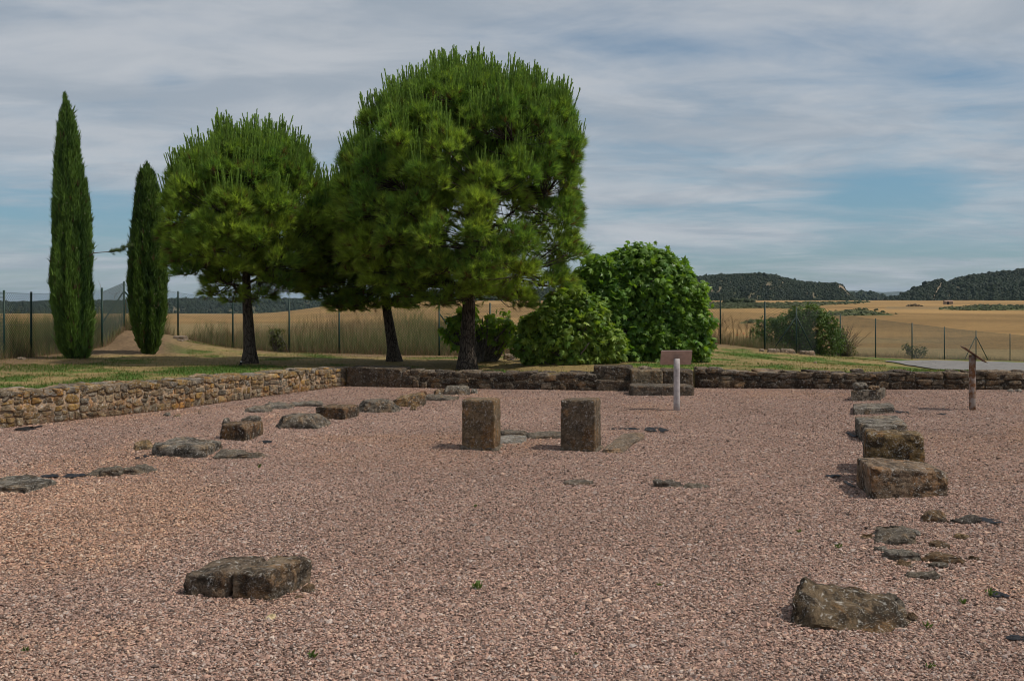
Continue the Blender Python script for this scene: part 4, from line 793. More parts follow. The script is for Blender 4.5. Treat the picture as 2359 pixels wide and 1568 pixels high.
PF_ = [(a * PK, b * PK * 1.0, c_ * PK * 1.03) for a, b, c_ in PF_]
def thin_front(p, q):
    x, y_, z = (v_ / PK for v_ in p); g = 0.0
    if x > 0.35 and 1.2 < z < 3.1: g = 0.55
    if x > 1.2 and abs(z - 3.3) < 0.22: g = 0.9
    if z < 1.7: g = max(g, 0.25)
    return g
pine('largest pine, nearest the wall, with a huge round crown', on_ground(1078, 853, 21.9), (0.0, 0.1), 0.18, PF_, 168, 5, thin_front)
PL_ = [(1.15, .6, .7), (1.45, 1.35, 1.35), (1.94, 1.8, 1.68), (2.53, 2.0, 1.9), (3.12, 2.06, 2.0), (3.81, 1.93, 1.9), (4.3, 1.82, 1.7), (4.79, 1.42, 1.55), (5.1, 1.15, 1.2), (5.35, .85, .86), (5.52, .2, .35)]
pine('left pine, standing alone right of the shorter cypress', on_ground(572, 839, 22.5), (-0.05, 0.1), 0.145, PL_, 92, 8, lambda p, q: (0.45 if p[2] < 1.9 else 0.12 if p[2] < 2.6 else 0.0))
PM_ = [(0.93, 1.0, .9), (1.4, 1.6, 1.5), (2.04, 1.8, 1.6), (2.9, 1.7, 1.6), (3.75, 1.54, 1.5), (4.4, 1.33, 1.06), (4.7, 1.1, .75), (4.95, .5, .3)]
pine('middle pine, leaning, farther back and half hidden by the big crown', on_ground(905, 833, 24.4), (-0.45, 0.1), 0.15, PM_, 66, 14, lambda p, q: 0.4 if p[2] < 1.6 else 0.1, cx=-0.5)

# ------------------------------------------------------------------ cypresses
def spray(r, n=9):
    V = []; F = []
    for i in range(n):
        th = math.radians(abs(r.normal(0, 17))); ph = r.uniform(0, 2 * math.pi); d = np.array([math.sin(th) * math.cos(ph), math.sin(th) * math.sin(ph), math.cos(th)]); L = r.uniform(0.6, 1.1); b = np.array([r.normal(0, .08), r.normal(0, .08), r.uniform(0, .35)])
        s = np.cross(d, r.normal(size=3)); s = s / np.linalg.norm(s) * 0.055; V += [b - s, b + s, b + d * L * 0.55 + s * 0.7, b + d * L]; F += [(4 * i, 4 * i + 1, 4 * i + 2), (4 * i, 4 * i + 2, 4 * i + 3)]
    return np.array(V), np.array(F)
SPR = [spray(rt) for _ in range(4)]
def cypress(label, base, prof, n, seed, cones=0, tone=1.0):
    r = np.random.default_rng(seed); base = np.array(base); root = thing('cypress_tree', base, label, 'cypress', 'two columnar cypresses by the fence'); pz, pl, pr = (np.array(a) for a in zip(*prof))
    mb = MB(); zt = np.linspace(-0.1, pz[-1] * 0.9, 10); add_tube(mb, np.stack([np.interp(zt, pz, (pr - pl) / 2), 0 * zt, zt], 1) + base, np.linspace(0.10, 0.015, 10), 10); mb.build('trunk', M_figbark, parent=root, smooth=True)
    wz = np.interp(np.linspace(pz[0], pz[-1], 400), pz, (pl + pr) / 2) + 0.03; z = r.choice(np.linspace(pz[0], pz[-1], 400), n, p=wz / wz.sum()) + r.normal(0, .02, n); ph = r.uniform(0, 2 * math.pi, n)
    R = np.interp(z, pz, (pl + pr) / 2); off = np.interp(z, pz, (pr - pl) / 2); lay = np.where(r.random(n) < 0.68, r.uniform(0.86, 1.0, n), r.uniform(0.45, 0.86, n))
    fl = vnoise(np.stack([np.cos(ph) * 3.6 + seed, np.sin(ph) * 3.6, z * 1.1], 1)); fl2 = vnoise(np.stack([np.cos(ph) * 8 + seed, np.sin(ph) * 8, z * 3.0], 1))
    R = R * lay * (0.68 + 0.38 * fl + 0.18 * fl2) - 0.02; pos = np.stack([off + R * np.cos(ph), R * np.sin(ph), z - 0.04], 1)
    Zd = np.stack([np.cos(ph) * 0.20, np.sin(ph) * 0.20, np.ones(n)], 1) + r.normal(0, 0.13, (n, 3)); X, Yv, Z = frames(Zd, r)
    fl = sstep(0.2, 0.75, 0.6 * fl + 0.4 * fl2); c = (np.array((0.036, 0.080, 0.024)) * (1 - fl[:, None]) + np.array((0.125, 0.210, 0.044)) * fl[:, None]) * r.uniform(0.7, 1.25, (n, 1)) * tone
    br = r.random(n) < 0.03; c[br] = np.array((0.10, 0.075, 0.04)); cm = MB(); kk = r.integers(0, 4, n); sz = 0.15 * r.uniform(0.7, 1.3, n) * np.clip(np.interp(z, pz, (pl + pr) / 2) / 0.2, 0.55, 1)
    stray = r.random(n) < 0.012; sz[stray] *= 1.8
    for q in range(4):
        m = kk == q; V, F = scatter(*SPR[q], pos[m] + base, X[m], Yv[m], Z[m], sz[m]); cm.add(V, F, np.repeat(c[m], len(SPR[q][0]), 0))
    cm.build('crown', M_cyp, parent=root)
    if cones:
        j = r.choice(np.nonzero((lay > 0.93) & (z > pz[-1] * 0.15))[0], cones, False); q = pos[j] + np.stack([np.cos(ph[j]), np.sin(ph[j]), 0 * ph[j]], 1) * 0.02 + np.array([0, 0, 0.08])
        X, Yv, Z = frames(r.normal(size=(cones, 3)), r); V, F = scatter(OCT, OCTF, q + base, X, Yv, Z, np.full(cones, 0.017))
        o = mk('cones', V, F, M_peb, parent=root, col=np.repeat(np.array((0.30, 0.26, 0.17)) * r.uniform(0.6, 1.3, (cones, 1)), 6, 0)); o['kind'] = 'stuff'
    return root
s1 = 23.8 / F_; c1 = cypress('taller, slimmer cypress at the far left with a long pointed tip', on_ground(178, 826, 23.8),
    [((826 - y_) * s1, (178 - a) * s1 - 0.05 * (b - a) * s1, (b - 178) * s1 - 0.05 * (b - a) * s1) for y_, a, b in ((822, 150, 205), (800, 135, 212), (760, 124, 214), (700, 118, 217), (620, 118, 216), (560, 119, 211), (500, 121, 208), (440, 124, 202), (380, 128, 188), (330, 131, 180), (300, 134, 175), (270, 137, 170), (245, 142, 163), (225, 145, 154), (216, 147, 150))], 15000, 2, 60, 1.05)
s2 = 25.6 / F_; cypress('shorter cypress dotted with pale cones on the earth mound', on_ground(345, 814, 25.6),
    [((814 - y_) * s2, (345 - a) * s2, (b - 345) * s2) for y_, a, b in ((812, 330, 358), (790, 318, 369), (750, 306, 376), (700, 301, 382), (640, 299, 381), (580, 300, 379), (520, 304, 374), (470, 310, 369), (430, 315, 362), (400, 322, 354), (385, 329, 347), (374, 335, 342))], 9500, 4, 170, 0.85)
# the lone feathery branch sticking out of the taller cypress
mb = MB(); q0 = at(205, 590, 23.8); pts = np.array([q0, at(216, 582.5, 23.8), at(245, 580.5, 23.8), at(268, 579, 23.75), at(298, 566, 23.7)]); add_tube(mb, pts, np.linspace(0.014, 0.005, 5), 6, (0.16, 0.10, 0.07))
r = np.random.default_rng(31); k = 60; s = r.uniform(0.55, 1.0, k) * 4; pos = np.stack([np.interp(s, np.arange(5), pts[:, q]) for q in range(3)], 1) + r.normal(0, 0.022, (k, 3)); X, Yv, Z = frames(np.array([0.95, 0, 0.35]) + r.normal(0, .35, (k, 3)), r)
V, F = scatter(*TUFTS[0], pos, X, Yv, Z, np.full(k, 0.10)); mb.add(V, F, np.repeat(np.array((0.12, 0.17, 0.07)) * r.uniform(.7, 1.2, (k, 1)), len(TUFTS[0][0]), 0)); mb.build('side_branch', M_cyp, parent=c1)

# ------------------------------------------------------------------ fig bushes and other shrubs
_hl = [(0.20, 0.02), (0.50, 0.22), (0.26, 0.34), (0.47, 0.68), (0.17, 0.60)]
ol = [(0, 0)] + _hl + [(0, 1.0)] + [(-a, b) for a, b in _hl[::-1]]
LEAFV = np.array([(0, 0.38, 0.05)] + [(a, b, -0.22 * abs(a) - 0.16 * b * b) for a, b in ol]); LEAFF = np.array([(0, 1 + i, 1 + (i + 1) % len(ol)) for i in range(len(ol))])
OVALV = np.array([(0, 0.45, 0.04), (0, 0, 0), (0.26, 0.3, 0), (0.2, 0.72, -0.02), (0, 1, -0.06), (-0.2, 0.72, -0.02), (-0.26, 0.3, 0)]); OVALF = np.array([(0, 1 + i, 1 + (i + 1) % 6) for i in range(6)])
def bush(name, label, cat, base, blobs, Y, dens, size, cols, seed, template=(LEAFV, LEAFF), group=None, stems=True, stemmat=M_figbark, depth=1.0, mat=None, droop=0.55, stem_r=0.05):
    r = np.random.default_rng(seed); base = np.array(base); root = thing(name, base, label, cat, group); sc = Y / F_
    blobs = list(blobs)
    for b in list(blobs):
        for q in range(6 if b[2] > 28 else 2):
            a_ = r.uniform(-0.5, math.pi + 0.5); blobs.append((b[0] + math.cos(a_) * b[2] * 0.85, b[1] - math.sin(a_) * b[2] * 0.85, b[2] * r.uniform(0.26, 0.40), r.uniform(-0.75, 0.2) * b[2] * sc))
    cs = np.array([at(b[0], b[1], Y + (b[3] if len(b) > 3 else 0)) for b in blobs]); rs = np.array([b[2] * sc for b in blobs]); P, N, T = [], [], []
    for i, (c, R) in enumerate(zip(cs, rs)):
        n = int(dens * 4 * math.pi * R * R); d = r.normal(size=(n, 3)); d /= np.linalg.norm(d, axis=1)[:, None]
        lob = 0.72 + 0.56 * vnoise(d * 2.8 + i * 5 + seed) ; q = np.where(r.random(n) < 0.6, r.uniform(0.86, 1.08, n) + 0.26 * (r.random(n) < 0.07) * (d[:, 2] > -.2), r.uniform(0.5, 0.88, n)) * lob
        p = c + d * (R * q)[:, None] * np.array([1, depth, 1]); ins = np.zeros(n, bool)
        for j, (c2, R2) in enumerate(zip(cs, rs)):
            if j != i: ins |= np.linalg.norm((p - c2) / np.array([1, depth, 1]), axis=1) < 0.62 * R2
        k = ~ins & (vnoise(p * 5.5 + seed) > 0.27) & (p[:, 2] > H(p[:, 0], p[:, 1]) + 0.03); P.append(p[k]); N.append(d[k]); T.append(np.full(k.sum(), r.random()))
    P, N, T = np.concatenate(P), np.concatenate(N), np.concatenate(T); n = len(P)
    Zl = N * 0.55 + np.array([0, 0, 0.6]) + r.normal(0, 0.62, (n, 3)); Zl /= np.linalg.norm(Zl, axis=1)[:, None]; tip = N * np.array([1, 1, .3]) - np.array([0, 0, droop]) + r.normal(0, 0.5, (n, 3))
    Yl = tip - Zl * (tip * Zl).sum(1)[:, None]; Yl /= np.linalg.norm(Yl, axis=1)[:, None]; Xl = np.cross(Yl, Zl)
    tn_ = sstep(0.15, 0.85, 0.5 * vnoise(P * 2.5 + seed) + 0.5 * r.random(n))[:, None]; C = (np.array(cols[0]) * (1 - tn_) + np.array(cols[1]) * tn_) * r.uniform(0.7, 1.3, (n, 1))
    V, F = scatter(*template, P, Xl, Yl, Zl, size * r.uniform(0.65, 1.25, n)); mk('foliage', V, F, mat or M_leaf, parent=root, col=np.repeat(C, len(template[0]), 0))
    if stems:
        mb = MB()
        for c, R in zip(cs, rs):
            for q in range(3):
                e = c + r.normal(0, R * 0.4, 3); m = (base + e) / 2 + r.normal(0, 0.12, 3) + np.array([0, 0, -0.1]); s = np.linspace(0, 1, 7)[:, None]; b0 = base + np.array([r.normal(0, .12), r.normal(0, .08), -0.08])
                add_tube(mb, (1 - s) ** 2 * b0 + 2 * s * (1 - s) * m + s * s * e, np.linspace(stem_r, 0.012, 7), 7)
        mb.build('stems', stemmat, parent=root, smooth=True)
    return root
FIG = 'fig bushes beside the big pine'
figc = ((0.075, 0.165, 0.030), (0.185, 0.295, 0.050)); figc2 = ((0.100, 0.190, 0.034), (0.240, 0.325, 0.060))
bush('fig_bush', 'largest, darker fig bush, dome-shaped, behind the first sign', 'fig bush', on_ground(1490, 832, 23.6),
     [(1478, 665, 86), (1405, 672, 70), (1380, 640, 46), (1510, 612, 38), (1460, 612, 34), (1545, 690, 66), (1572, 745, 56), (1598, 795, 36), (1530, 780, 72), (1450, 765, 85), (1400, 790, 50), (1560, 815, 30), (1612, 770, 20), (1540, 640, 44)], 23.6, 290, 0.165, figc, 41, group=FIG)
bush('fig_bush', 'lower, yellower fig bush left of the dome-shaped one', 'fig bush', on_ground(1310, 838, 22.3),
     [(1310, 760, 68), (1312, 702, 40), (1345, 725, 46), (1250, 775, 50), (1225, 795, 36), (1270, 740, 40), (1370, 780, 48), (1405, 800, 34), (1310, 800, 55), (1250, 812, 34), (1360, 815, 34)], 22.3, 300, 0.155, figc2, 42, group=FIG)
bush('fig_tree', 'small open fig tree behind the trunk of the big pine', 'fig tree', on_ground(1114, 834, 24.0),
     [(1052, 745, 22), (1035, 765, 16), (1060, 785, 20), (1105, 740, 26), (1145, 745, 28), (1165, 760, 20), (1130, 770, 22), (1150, 790, 18), (1090, 765, 20), (1075, 725, 18)], 24.0, 120, 0.17, ((0.15, 0.27, 0.045), (0.32, 0.42, 0.075)), 43, group=FIG, stem_r=0.05)
smallc = ((0.055, 0.105, 0.028), (0.12, 0.175, 0.045))
bush('shrub', 'rounded bramble shrub growing through the fence right of the fig bushes', 'shrub', on_ground(1800, 818, 36.5),
     [(1745, 785, 26), (1765, 765, 28), (1790, 775, 36), (1825, 755, 38), (1860, 745, 38), (1880, 765, 46), (1905, 785, 36), (1850, 790, 34), (1800, 795, 24), (1885, 735, 22)], 36.5, 560, 0.085, smallc, 44, (OVALV, OVALF), mat=M_cyp, droop=0.2, stem_r=0.02)
r = np.random.default_rng(51); tw = thing('dry_shrub', on_ground(1938, 818, 38.5), 'bare brown twiggy shrub at the right edge of the bramble shrub', 'shrub'); mb = MB(); b0 = np.array(tw.location)
for q in range(130):
    e = b0 + np.array([r.normal(0.0, 0.36), r.normal(0, 0.3), r.uniform(0.4, 1.25)]); m = (b0 + e) / 2 + r.normal(0, 0.12, 3); s = np.linspace(0, 1, 5)[:, None]; add_tube(mb, (1 - s) ** 2 * (b0 + r.normal(0, .1, 3) * np.array([1, 1, 0])) + 2 * s * (1 - s) * m + s * s * e, np.linspace(0.011, 0.005, 5), 4, cap=False)
mb.build('twigs', plain_mat('dry_twig', (0.115, 0.075, 0.05), 0.9), parent=tw)
gz_ = np.array(tw.location); tw2 = bush('shrub', 'small green shrub at the foot of the bare twiggy shrub', 'shrub', on_ground(1952, 820, 37.8), [(1945, 795, 18), (1955, 808, 16), (1935, 770, 14)], 37.8, 300, 0.08, ((0.08, 0.08, 0.03), (0.12, 0.12, 0.045)), 45, (OVALV, OVALF), mat=M_cyp, stem_r=0.012)
bush('shrub', 'small upright green shrub in the dry grass by the left pine', 'shrub', on_ground(640, 806, 30.0), [(640, 785, 17), (632, 770, 13), (650, 768, 12), (640, 795, 16)], 30.0, 420, 0.075, ((0.06, 0.075, 0.025), (0.10, 0.115, 0.04)), 46, (OVALV * np.array([0.6, 1.3, 1]), OVALF), mat=M_cyp, droop=-0.8, stem_r=0.012)
bush('shrub', 'thin green weed shrub behind the fence left of the edge-on sign', 'shrub', on_ground(2108, 823, 46.5), [(2100, 806, 12), (2118, 810, 14), (2085, 800, 8)], 46.5, 130, 0.10, ((0.085, 0.095, 0.035), (0.12, 0.13, 0.05)), 47, (OVALV, OVALF), mat=M_cyp, droop=-0.5, stem_r=0.01)

# tall weed stalks and poppies behind the fence
r = np.random.default_rng(61); mb = MB(); 
for i in range(46):
    px_ = r.choice([r.uniform(1635, 1730), r.uniform(100, 330)], p=[0.7, 0.3]); Y = 34.2 if px_ > 900 else 30.0; b = on_ground(px_, 800, Y + r.uniform(0, 1.5)); h = r.uniform(0.5, 1.1) if px_ > 900 else r.uniform(0.8, 1.5)
    e = b + np.array([r.normal(0, .12), r.normal(0, .1), h]); add_tube(mb, [b, (b + e) / 2 + r.normal(0, .02, 3), e], [0.006, 0.005, 0.003], 4, (0.16, 0.11, 0.065), cap=False)
    for q in range(5):
        f_ = r.uniform(0.55, 1); b2_ = b + (e - b) * f_; e2 = b2_ + np.array([r.normal(0, .08), r.normal(0, .08), r.uniform(.05, .16)]); add_tube(mb, [b2_, e2], [0.004, 0.003], 3, (0.16, 0.11, 0.065), cap=False)
        if r.random() < 0.7: mb.add(e2 + OCT * 0.016, OCTF, (0.10, 0.07, 0.045))
tag(mb.build('weed_stalks', M_grass), 'tall dry weed stalks with seed heads behind the fence', 'weeds', kind='stuff')
M_poppy = plain_mat('poppy_petal', (0.55, 0.035, 0.015), 0.6)
for i, (px_, py_) in enumerate(((1697, 772), (1712, 769), (1720, 776))):
    Y = 33.9; b = on_ground(px_, 800, Y); top = at(px_, py_, Y); po = thing('poppy', b, ['leftmost red poppy in dry weeds behind the fence', 'topmost red poppy in dry weeds behind the fence', 'rightmost red poppy in dry weeds behind the fence'][i], 'poppy', 'red poppies by the fence')
    mb = MB(); add_tube(mb, [b, top], 0.004, 4, (0.09, 0.11, 0.04)); mb.build('stem', M_grass, parent=po)
    mb = MB(); a_ = np.arange(9) * 2 * math.pi / 9; V = np.concatenate([[top], top + np.stack([np.cos(a_) * .045, np.sin(a_) * .045, 0.02 + 0.015 * np.cos(a_ * 4)], 1)]); mb.add(V, [(0, 1 + q, 1 + (q + 1) % 9) for q in range(9)]); mb.build('petals', M_poppy, parent=po)

# weeds in the gravel
M_weed = leaf_mat('weed_leaf', 0.3, 0.6)
for i, (px_, py_, sz, lab) in enumerate(((1096, 1358, 30, 'feathery green weed in open gravel below the pillars'), (720, 1516, 24, 'upright green weed tuft near the bottom edge left of centre'), (2281, 1372, 26, 'bright green weed beside a black scrap near the right edge'),
        (2138, 1448, 22, 'green sprig at the lower right of the boulder'), (1327, 1510, 14, 'tiny green seedling at the bottom centre of the gravel'), (60, 1500, 18, 'dull weed at the lower left edge of the gravel'), (597, 1078, 13, 'tiny weed near the flat flake of the left row'),
        (1371, 1037, 10, 'seedling between the two pillars'), (1518, 1350, 14, 'small weed in open gravel left of the boulder'), (2218, 1392, 22, 'thin olive weed right of the boulder'), (1840, 1226, 12, 'low green weed left of the flush grey slab'), (1928, 1262, 16, 'low weed tuft left of the hollowed grey stone'),
        (1095, 1168, 9, 'pinprick seedling in gravel below the browner pillar'), (2140, 1540, 20, 'olive weed near the bottom right edge'), (278, 1093, 14, 'weed sprouting beside the thin flaky stone'))):
    b = gr(px_, py_); sc = b[1] / F_ * sz; r = np.random.default_rng(100 + i); n = 16; P = b + np.stack([r.normal(0, .16 * sc, n), r.normal(0, .16 * sc, n), r.uniform(0, 0.35, n) * sc], 1)
    Zl = np.stack([r.normal(0, .6, n), r.normal(0, .6, n), np.ones(n)], 1); Yl = np.stack([r.normal(0, .6, n), r.normal(0, .6, n), r.uniform(.5, 1.3, n)], 1); Yl /= np.linalg.norm(Yl, axis=1)[:, None]; Xl = np.cross(Yl, Zl); Xl /= np.linalg.norm(Xl, axis=1)[:, None]; Zl = np.cross(Xl, Yl)
    V, F = scatter(OVALV * np.array([0.7, 1, 1]), OVALF, P, Xl, Yl, Zl, r.uniform(0.35, 0.7, n) * sc); tag(mk('weed', V, F, M_weed, b, col=np.repeat(np.array((0.085, 0.13, 0.03)) * r.uniform(.7, 1.3, (n, 1)), 7, 0)), lab, 'weed', 'weeds sprouting in the gravel')

# scraps of black ground fabric poking out of the gravel
for i, (x0, x1, ya, yb_, lab) in enumerate(((103, 188, 1092, 1102, 'long black fabric strip at the left edge between two stones'), (1489, 1536, 985, 998, 'black crumpled fabric scrap right of the flagstone'), (1404, 1470, 987, 990.5, 'thin black fabric line behind the flagstone'),
        (1903, 1936, 1095, 1101, 'black scrap at the far end of the big block shadow'), (1955, 1978, 1108, 1130, 'black scrap in the shadow left of the big near block'), (1950, 1975, 997, 1008, 'black scrap left of the grey hidden block'), (2062, 2088, 947, 953, 'black scrap at the right end of the second flat slab'),
        (2264, 2302, 1194, 1211, 'black scrap at the right end of the long dark flake'), (2157, 2176, 953, 956, 'small black scrap near the rusty post'), (42, 92, 983, 993, 'black scrap at the foot of the sunny wall'), (316, 340, 1051, 1058, 'black scrap in front of the round brown rock'),
        (597, 624, 1016, 1022, 'black scrap in front of the cube-shaped block'), (2283, 2318, 1366, 1380, 'black scrap under the bright green weed'), (2322, 2372, 1468, 1480, 'black scrap cut by the right edge'), (2002, 2024, 1133, 1141, 'black scrap touching the bare sandy corner of the big block'))):
    A, B = gr((x0 + x1) / 2, ya), gr((x0 + x1) / 2, yb_); wd = (x1 - x0) / F_ * B[1]; dp = max(A[1] - B[1], 0.05); u_, v_ = np.meshgrid(np.linspace(-1, 1, 15), np.linspace(-1, 1, 9)); u_, v_ = u_.ravel(), v_.ravel()
    cc = (A + B) / 2; e = 0.55 + 0.6 * fbm(np.stack([u_ * 1.3 + i * 7, v_ * 1.3, 0 * u_], 1), 3); x = cc[0] + u_ * wd / 2 * (0.75 + 0.5 * e * (1 - v_ * v_)); y = cc[1] + v_ * dp / 2 * e
    z = 0.010 + 0.035 * (fbm(np.stack([x * 14, y * 14, 0 * x + i], 1), 3) - 0.33) * (1 - 0.6 * u_ * u_); ij = (np.arange(8)[:, None] * 15 + np.arange(14)[None]).ravel()
    F = np.stack([ij, ij + 1, ij + 16, ij + 15], 1); V = np.stack([x, y, z], 1); fm_ = fbm(np.stack([u_ * 2.2 + i * 3, v_ * 1.6, 0 * u_], 1), 3)[F].mean(1); F = F[fm_ > 0.40 + 0.10 * np.abs(u_[F].mean(1))]; V2 = np.concatenate([V, V - np.array([0, 0, 0.003])]); F2 = np.concatenate([F, F[:, ::-1] + len(V)])
    tag(mk('fabric_scrap', V2, F2, M_scrap, cc, smooth=True), lab, 'fabric scrap', 'black ground fabric scraps')

# rocks lying on the lawn
LR = 'loose rocks along the fence'
for i, (x0, x1, yb_, yt, Y, lab) in enumerate(((395, 425, 788.5, 780, 30.2, 'flat rock on the bare mound beside the fence post'), (1157, 1188, 828, 815, 24.6, 'pale boulder between the small fig tree and the low fig bush'), (1747, 1760, 818.5, 811, 31.3, 'smallest rock at the left of the row below the bramble shrub'), (1766, 1790, 820, 809.5, 31.2, 'tallest rock in the row below the bramble shrub'),
        (1786, 1796, 814, 806, 32.0, 'small upright rock behind the tallest rock of the row'), (1797, 1835, 819.5, 809.5, 32.0, 'long brown rock in the middle of the row below the bramble shrub'), (1843, 1880, 821, 811, 32.0, 'flat tilted rock at the right end of the row below the bramble shrub'), (35, 52, 828.5, 822.5, 22.8, 'small flat rock on the lawn left of the tall cypress'), (1872, 1880, 842, 838, 27.0, 'little pale stone alone on the right lawn'),
        (405, 418, 801, 797, 28.5, 'small stone below the flat rock on the mound'), (1165, 1182, 828.5, 823, 24.0, 'pale little stone in front of the pale boulder'))):
    p0, p1 = at(x0, yb_, Y), at(x1, yb_, Y); zg = Hp((p0[0] + p1[0]) / 2, Y); hh = (yb_ - yt) / F_ * Y; p0[2] = p1[2] = zg
    block('rock', lab, 'rock', p0, p1, p1 + np.array([0.05, (p1 - p0)[0] * 0.7, 0]), [hh, hh * 0.7, hh * 0.9, hh], z0=zg, sink=0.08, mat=M_flat, col=(0.26, 0.205, 0.15), group=LR, R=min(0.05, hh * .5), rough=0.05 * (p1 - p0)[0], taper=0.15)
b = on_ground(554, 847, 21.6); gl = thing('garden_spike_light', b, 'small black garden fixture on the lawn at the foot of the left pine', 'garden light'); mb = MB(); add_tube(mb, b + np.array([(0, 0, -0.02), (0, 0, 0.03), (0, 0, 0.05), (0.01, 0, 0.08), (0.01, 0, 0.085)]), [0.04, 0.038, 0.015, 0.035, 0.034], 10); mb.build('body', M_scrap, parent=gl)
mb = MB(); add_tube(mb, b + np.array([(0.01, 0, 0.085), (0.012, 0, 0.105)]), [0.022, 0.016], 8); mb.build('lens', plain_mat('white_plastic', (0.6, 0.58, 0.54), 0.4), parent=gl)

# ------------------------------------------------------------------ hills, far woods, hut
def blob_template(r):
    t_ = (1 + 5 ** .5) / 2; v_ = np.array([(-1, t_, 0), (1, t_, 0), (-1, -t_, 0), (1, -t_, 0), (0, -1, t_), (0, 1, t_), (0, -1, -t_), (0, 1, -t_), (t_, 0, -1), (t_, 0, 1), (-t_, 0, -1), (-t_, 0, 1)], float); v_ /= np.linalg.norm(v_[0])
    f_ = np.array([(0, 11, 5), (0, 5, 1), (0, 1, 7), (0, 7, 10), (0, 10, 11), (1, 5, 9), (5, 11, 4), (11, 10, 2), (10, 7, 6), (7, 1, 8), (3, 9, 4), (3, 4, 2), (3, 2, 6), (3, 6, 8), (3, 8, 9), (4, 9, 5), (2, 4, 11), (6, 2, 10), (8, 6, 7), (9, 8, 1)])
    return v_ * r.uniform(0.75, 1.2, (12, 1)), f_
BLB = [blob_template(rt) for _ in range(3)]
def blobs_mesh(mb, P, size, col, r, tall=1.2):
    k = len(P); kk = r.integers(0, 3, k); a = r.uniform(0, 6.28, k); X = np.stack([np.cos(a), np.sin(a), 0 * a], 1); Yv = np.stack([-np.sin(a), np.cos(a), 0 * a], 1); Z = np.tile([0, 0, 1.0], (k, 1)); s3 = np.stack([size * r.uniform(.8, 1.2, k), size * r.uniform(.8, 1.2, k), size * tall * r.uniform(.8, 1.2, k)], 1)
    for q in range(3):
        m = kk == q
        if m.any(): V, F = scatter(*BLB[q], P[m], X[m], Yv[m], Z[m], s3[m]); mb.add(V, F, np.repeat(col[m], 12, 0))
def hill(name, prof, Y, base_y, depth, bare, tree_n, tree_s, tree_col, seed, label, ground_col=(0.06, 0.065, 0.03)):
    r = np.random.default_rng(seed); pxs = np.arange(prof[0][0], prof[-1][0] + 0.1, 2.0); top = np.interp(pxs, *zip(*prof)); nt = 26; ts = np.concatenate([np.linspace(0, 1, 18), np.linspace(1.06, 2, 8)])
    zr = EYE - (top + (2.5 if tree_n else 0) - HY) / F_ * Y; zb = EYE - (base_y - HY) / F_ * (Y - depth) - 3; V = np.zeros((len(pxs), nt, 3)); Yr = np.zeros((len(pxs), nt))
    for j, t_ in enumerate(ts):
        y_ = Y - depth * (1 - t_); sh = np.sin(min(t_, 2 - t_) * math.pi / 2) ** 0.9; V[:, j, 1] = y_ + (n2d(pxs, pxs * 0, 0.03, seed, 3) - 0.5) * depth * 0.6 * (1 - min(t_, 1)); V[:, j, 0] = (pxs - CX) / F_ * V[:, j, 1]; V[:, j, 2] = zb + (zr - zb) * sh
        V[:, j, 2] += (n2d(pxs, pxs * 0 + j * 6, 0.045, seed + 1, 4) - 0.5) * (zr - zb) * 0.22 * math.sin(min(t_, 1) * math.pi)
    fm = V.reshape(-1, 3); ij = (np.arange(len(pxs) - 1)[:, None] * nt + np.arange(nt - 1)[None]).ravel(); F = np.stack([ij, ij + nt, ij + nt + 1, ij + 1], 1)
    TT = np.tile(ts, (len(pxs), 1)); PX = np.tile(pxs[:, None], (1, nt)); bm = (bare(PX, TT) * 0.9).clip(0, 1); gcol = np.array(ground_col) * (1 - bm[..., None]) + np.array((0.21, 0.17, 0.12)) * bm[..., None] * 1.0
    h = mk(name, fm, F, M_ground, (float(fm[:, 0].mean()), Y, 0), col=gcol.reshape(-1, 3), smooth=True); tag(h, kind='structure')
    if tree_n:
        i = r.integers(0, len(pxs) - 1, tree_n); j = r.integers(0, 20, tree_n); a, b = r.random((tree_n, 1)), r.random((tree_n, 1)); P = (V[i, j] * (1 - a) + V[i + 1, j] * a) * (1 - b) + (V[i, j + 1] * (1 - a) + V[i + 1, j + 1] * a) * b
        k = r.random(tree_n) > bm[i, j] * 1.25; P = P[k]; n = len(P); sz = tree_s * np.exp(r.normal(0, 0.3, n)); P[:, 2] += sz * 0.6; mb = MB(); dens = n2d(P[:, 0], P[:, 1], 0.012, seed + 3)[:, None]
        blobs_mesh(mb, P, sz, np.array(tree_col) * r.uniform(0.75, 1.2, (n, 1)) * (0.65 + 0.7 * dens), r); tag(mb.build('woodland', M_cyp), label, 'woodland', kind='stuff')
def nz2(PX, TT, s, seed): return n2d(PX.ravel(), TT.ravel() * 120, s, seed).reshape(PX.shape)
def g2(PX, TT, x, t_, rx, rt_): return np.exp(-((PX - x) / rx) ** 2 - ((TT - t_) / rt_) ** 2)
mesa = [(1000, 694), (1150, 676), (1350, 656), (1540, 646), (1580, 641), (1625, 635), (1690, 632), (1740, 630.5), (1785, 632.5), (1800, 640), (1850, 649.5), (1880, 653), (1935, 654), (1942, 658), (1950, 670), (1966, 685), (1976, 692)]
def bare_mesa(PX, TT):
    b = ((TT > 0.93) & (PX < 1790)) * 1.0 + 1.1 * g2(PX, TT, 1765, .35, 14, .10) * (nz2(PX, TT, .08, 3) > .4) + 1.0 * g2(PX, TT, 1795, .6, 8, .1) + 1.2 * (PX > 1928) * (PX < 1962) * (TT > 0.45) * (TT < 1.0) * (nz2(PX, TT, .1, 4) > .30) + 0.9 * g2(PX, TT, 1590, .7, 10, .05)
    return b + 0.8 * (nz2(PX, TT, 0.06, 5) > 0.70)
WC = (0.028, 0.042, 0.018)
hill('hill', mesa, 1500, 690, 190, bare_mesa, 26000, 1.15, WC, 71, 'dark pine woodland covering the flat-topped hill')
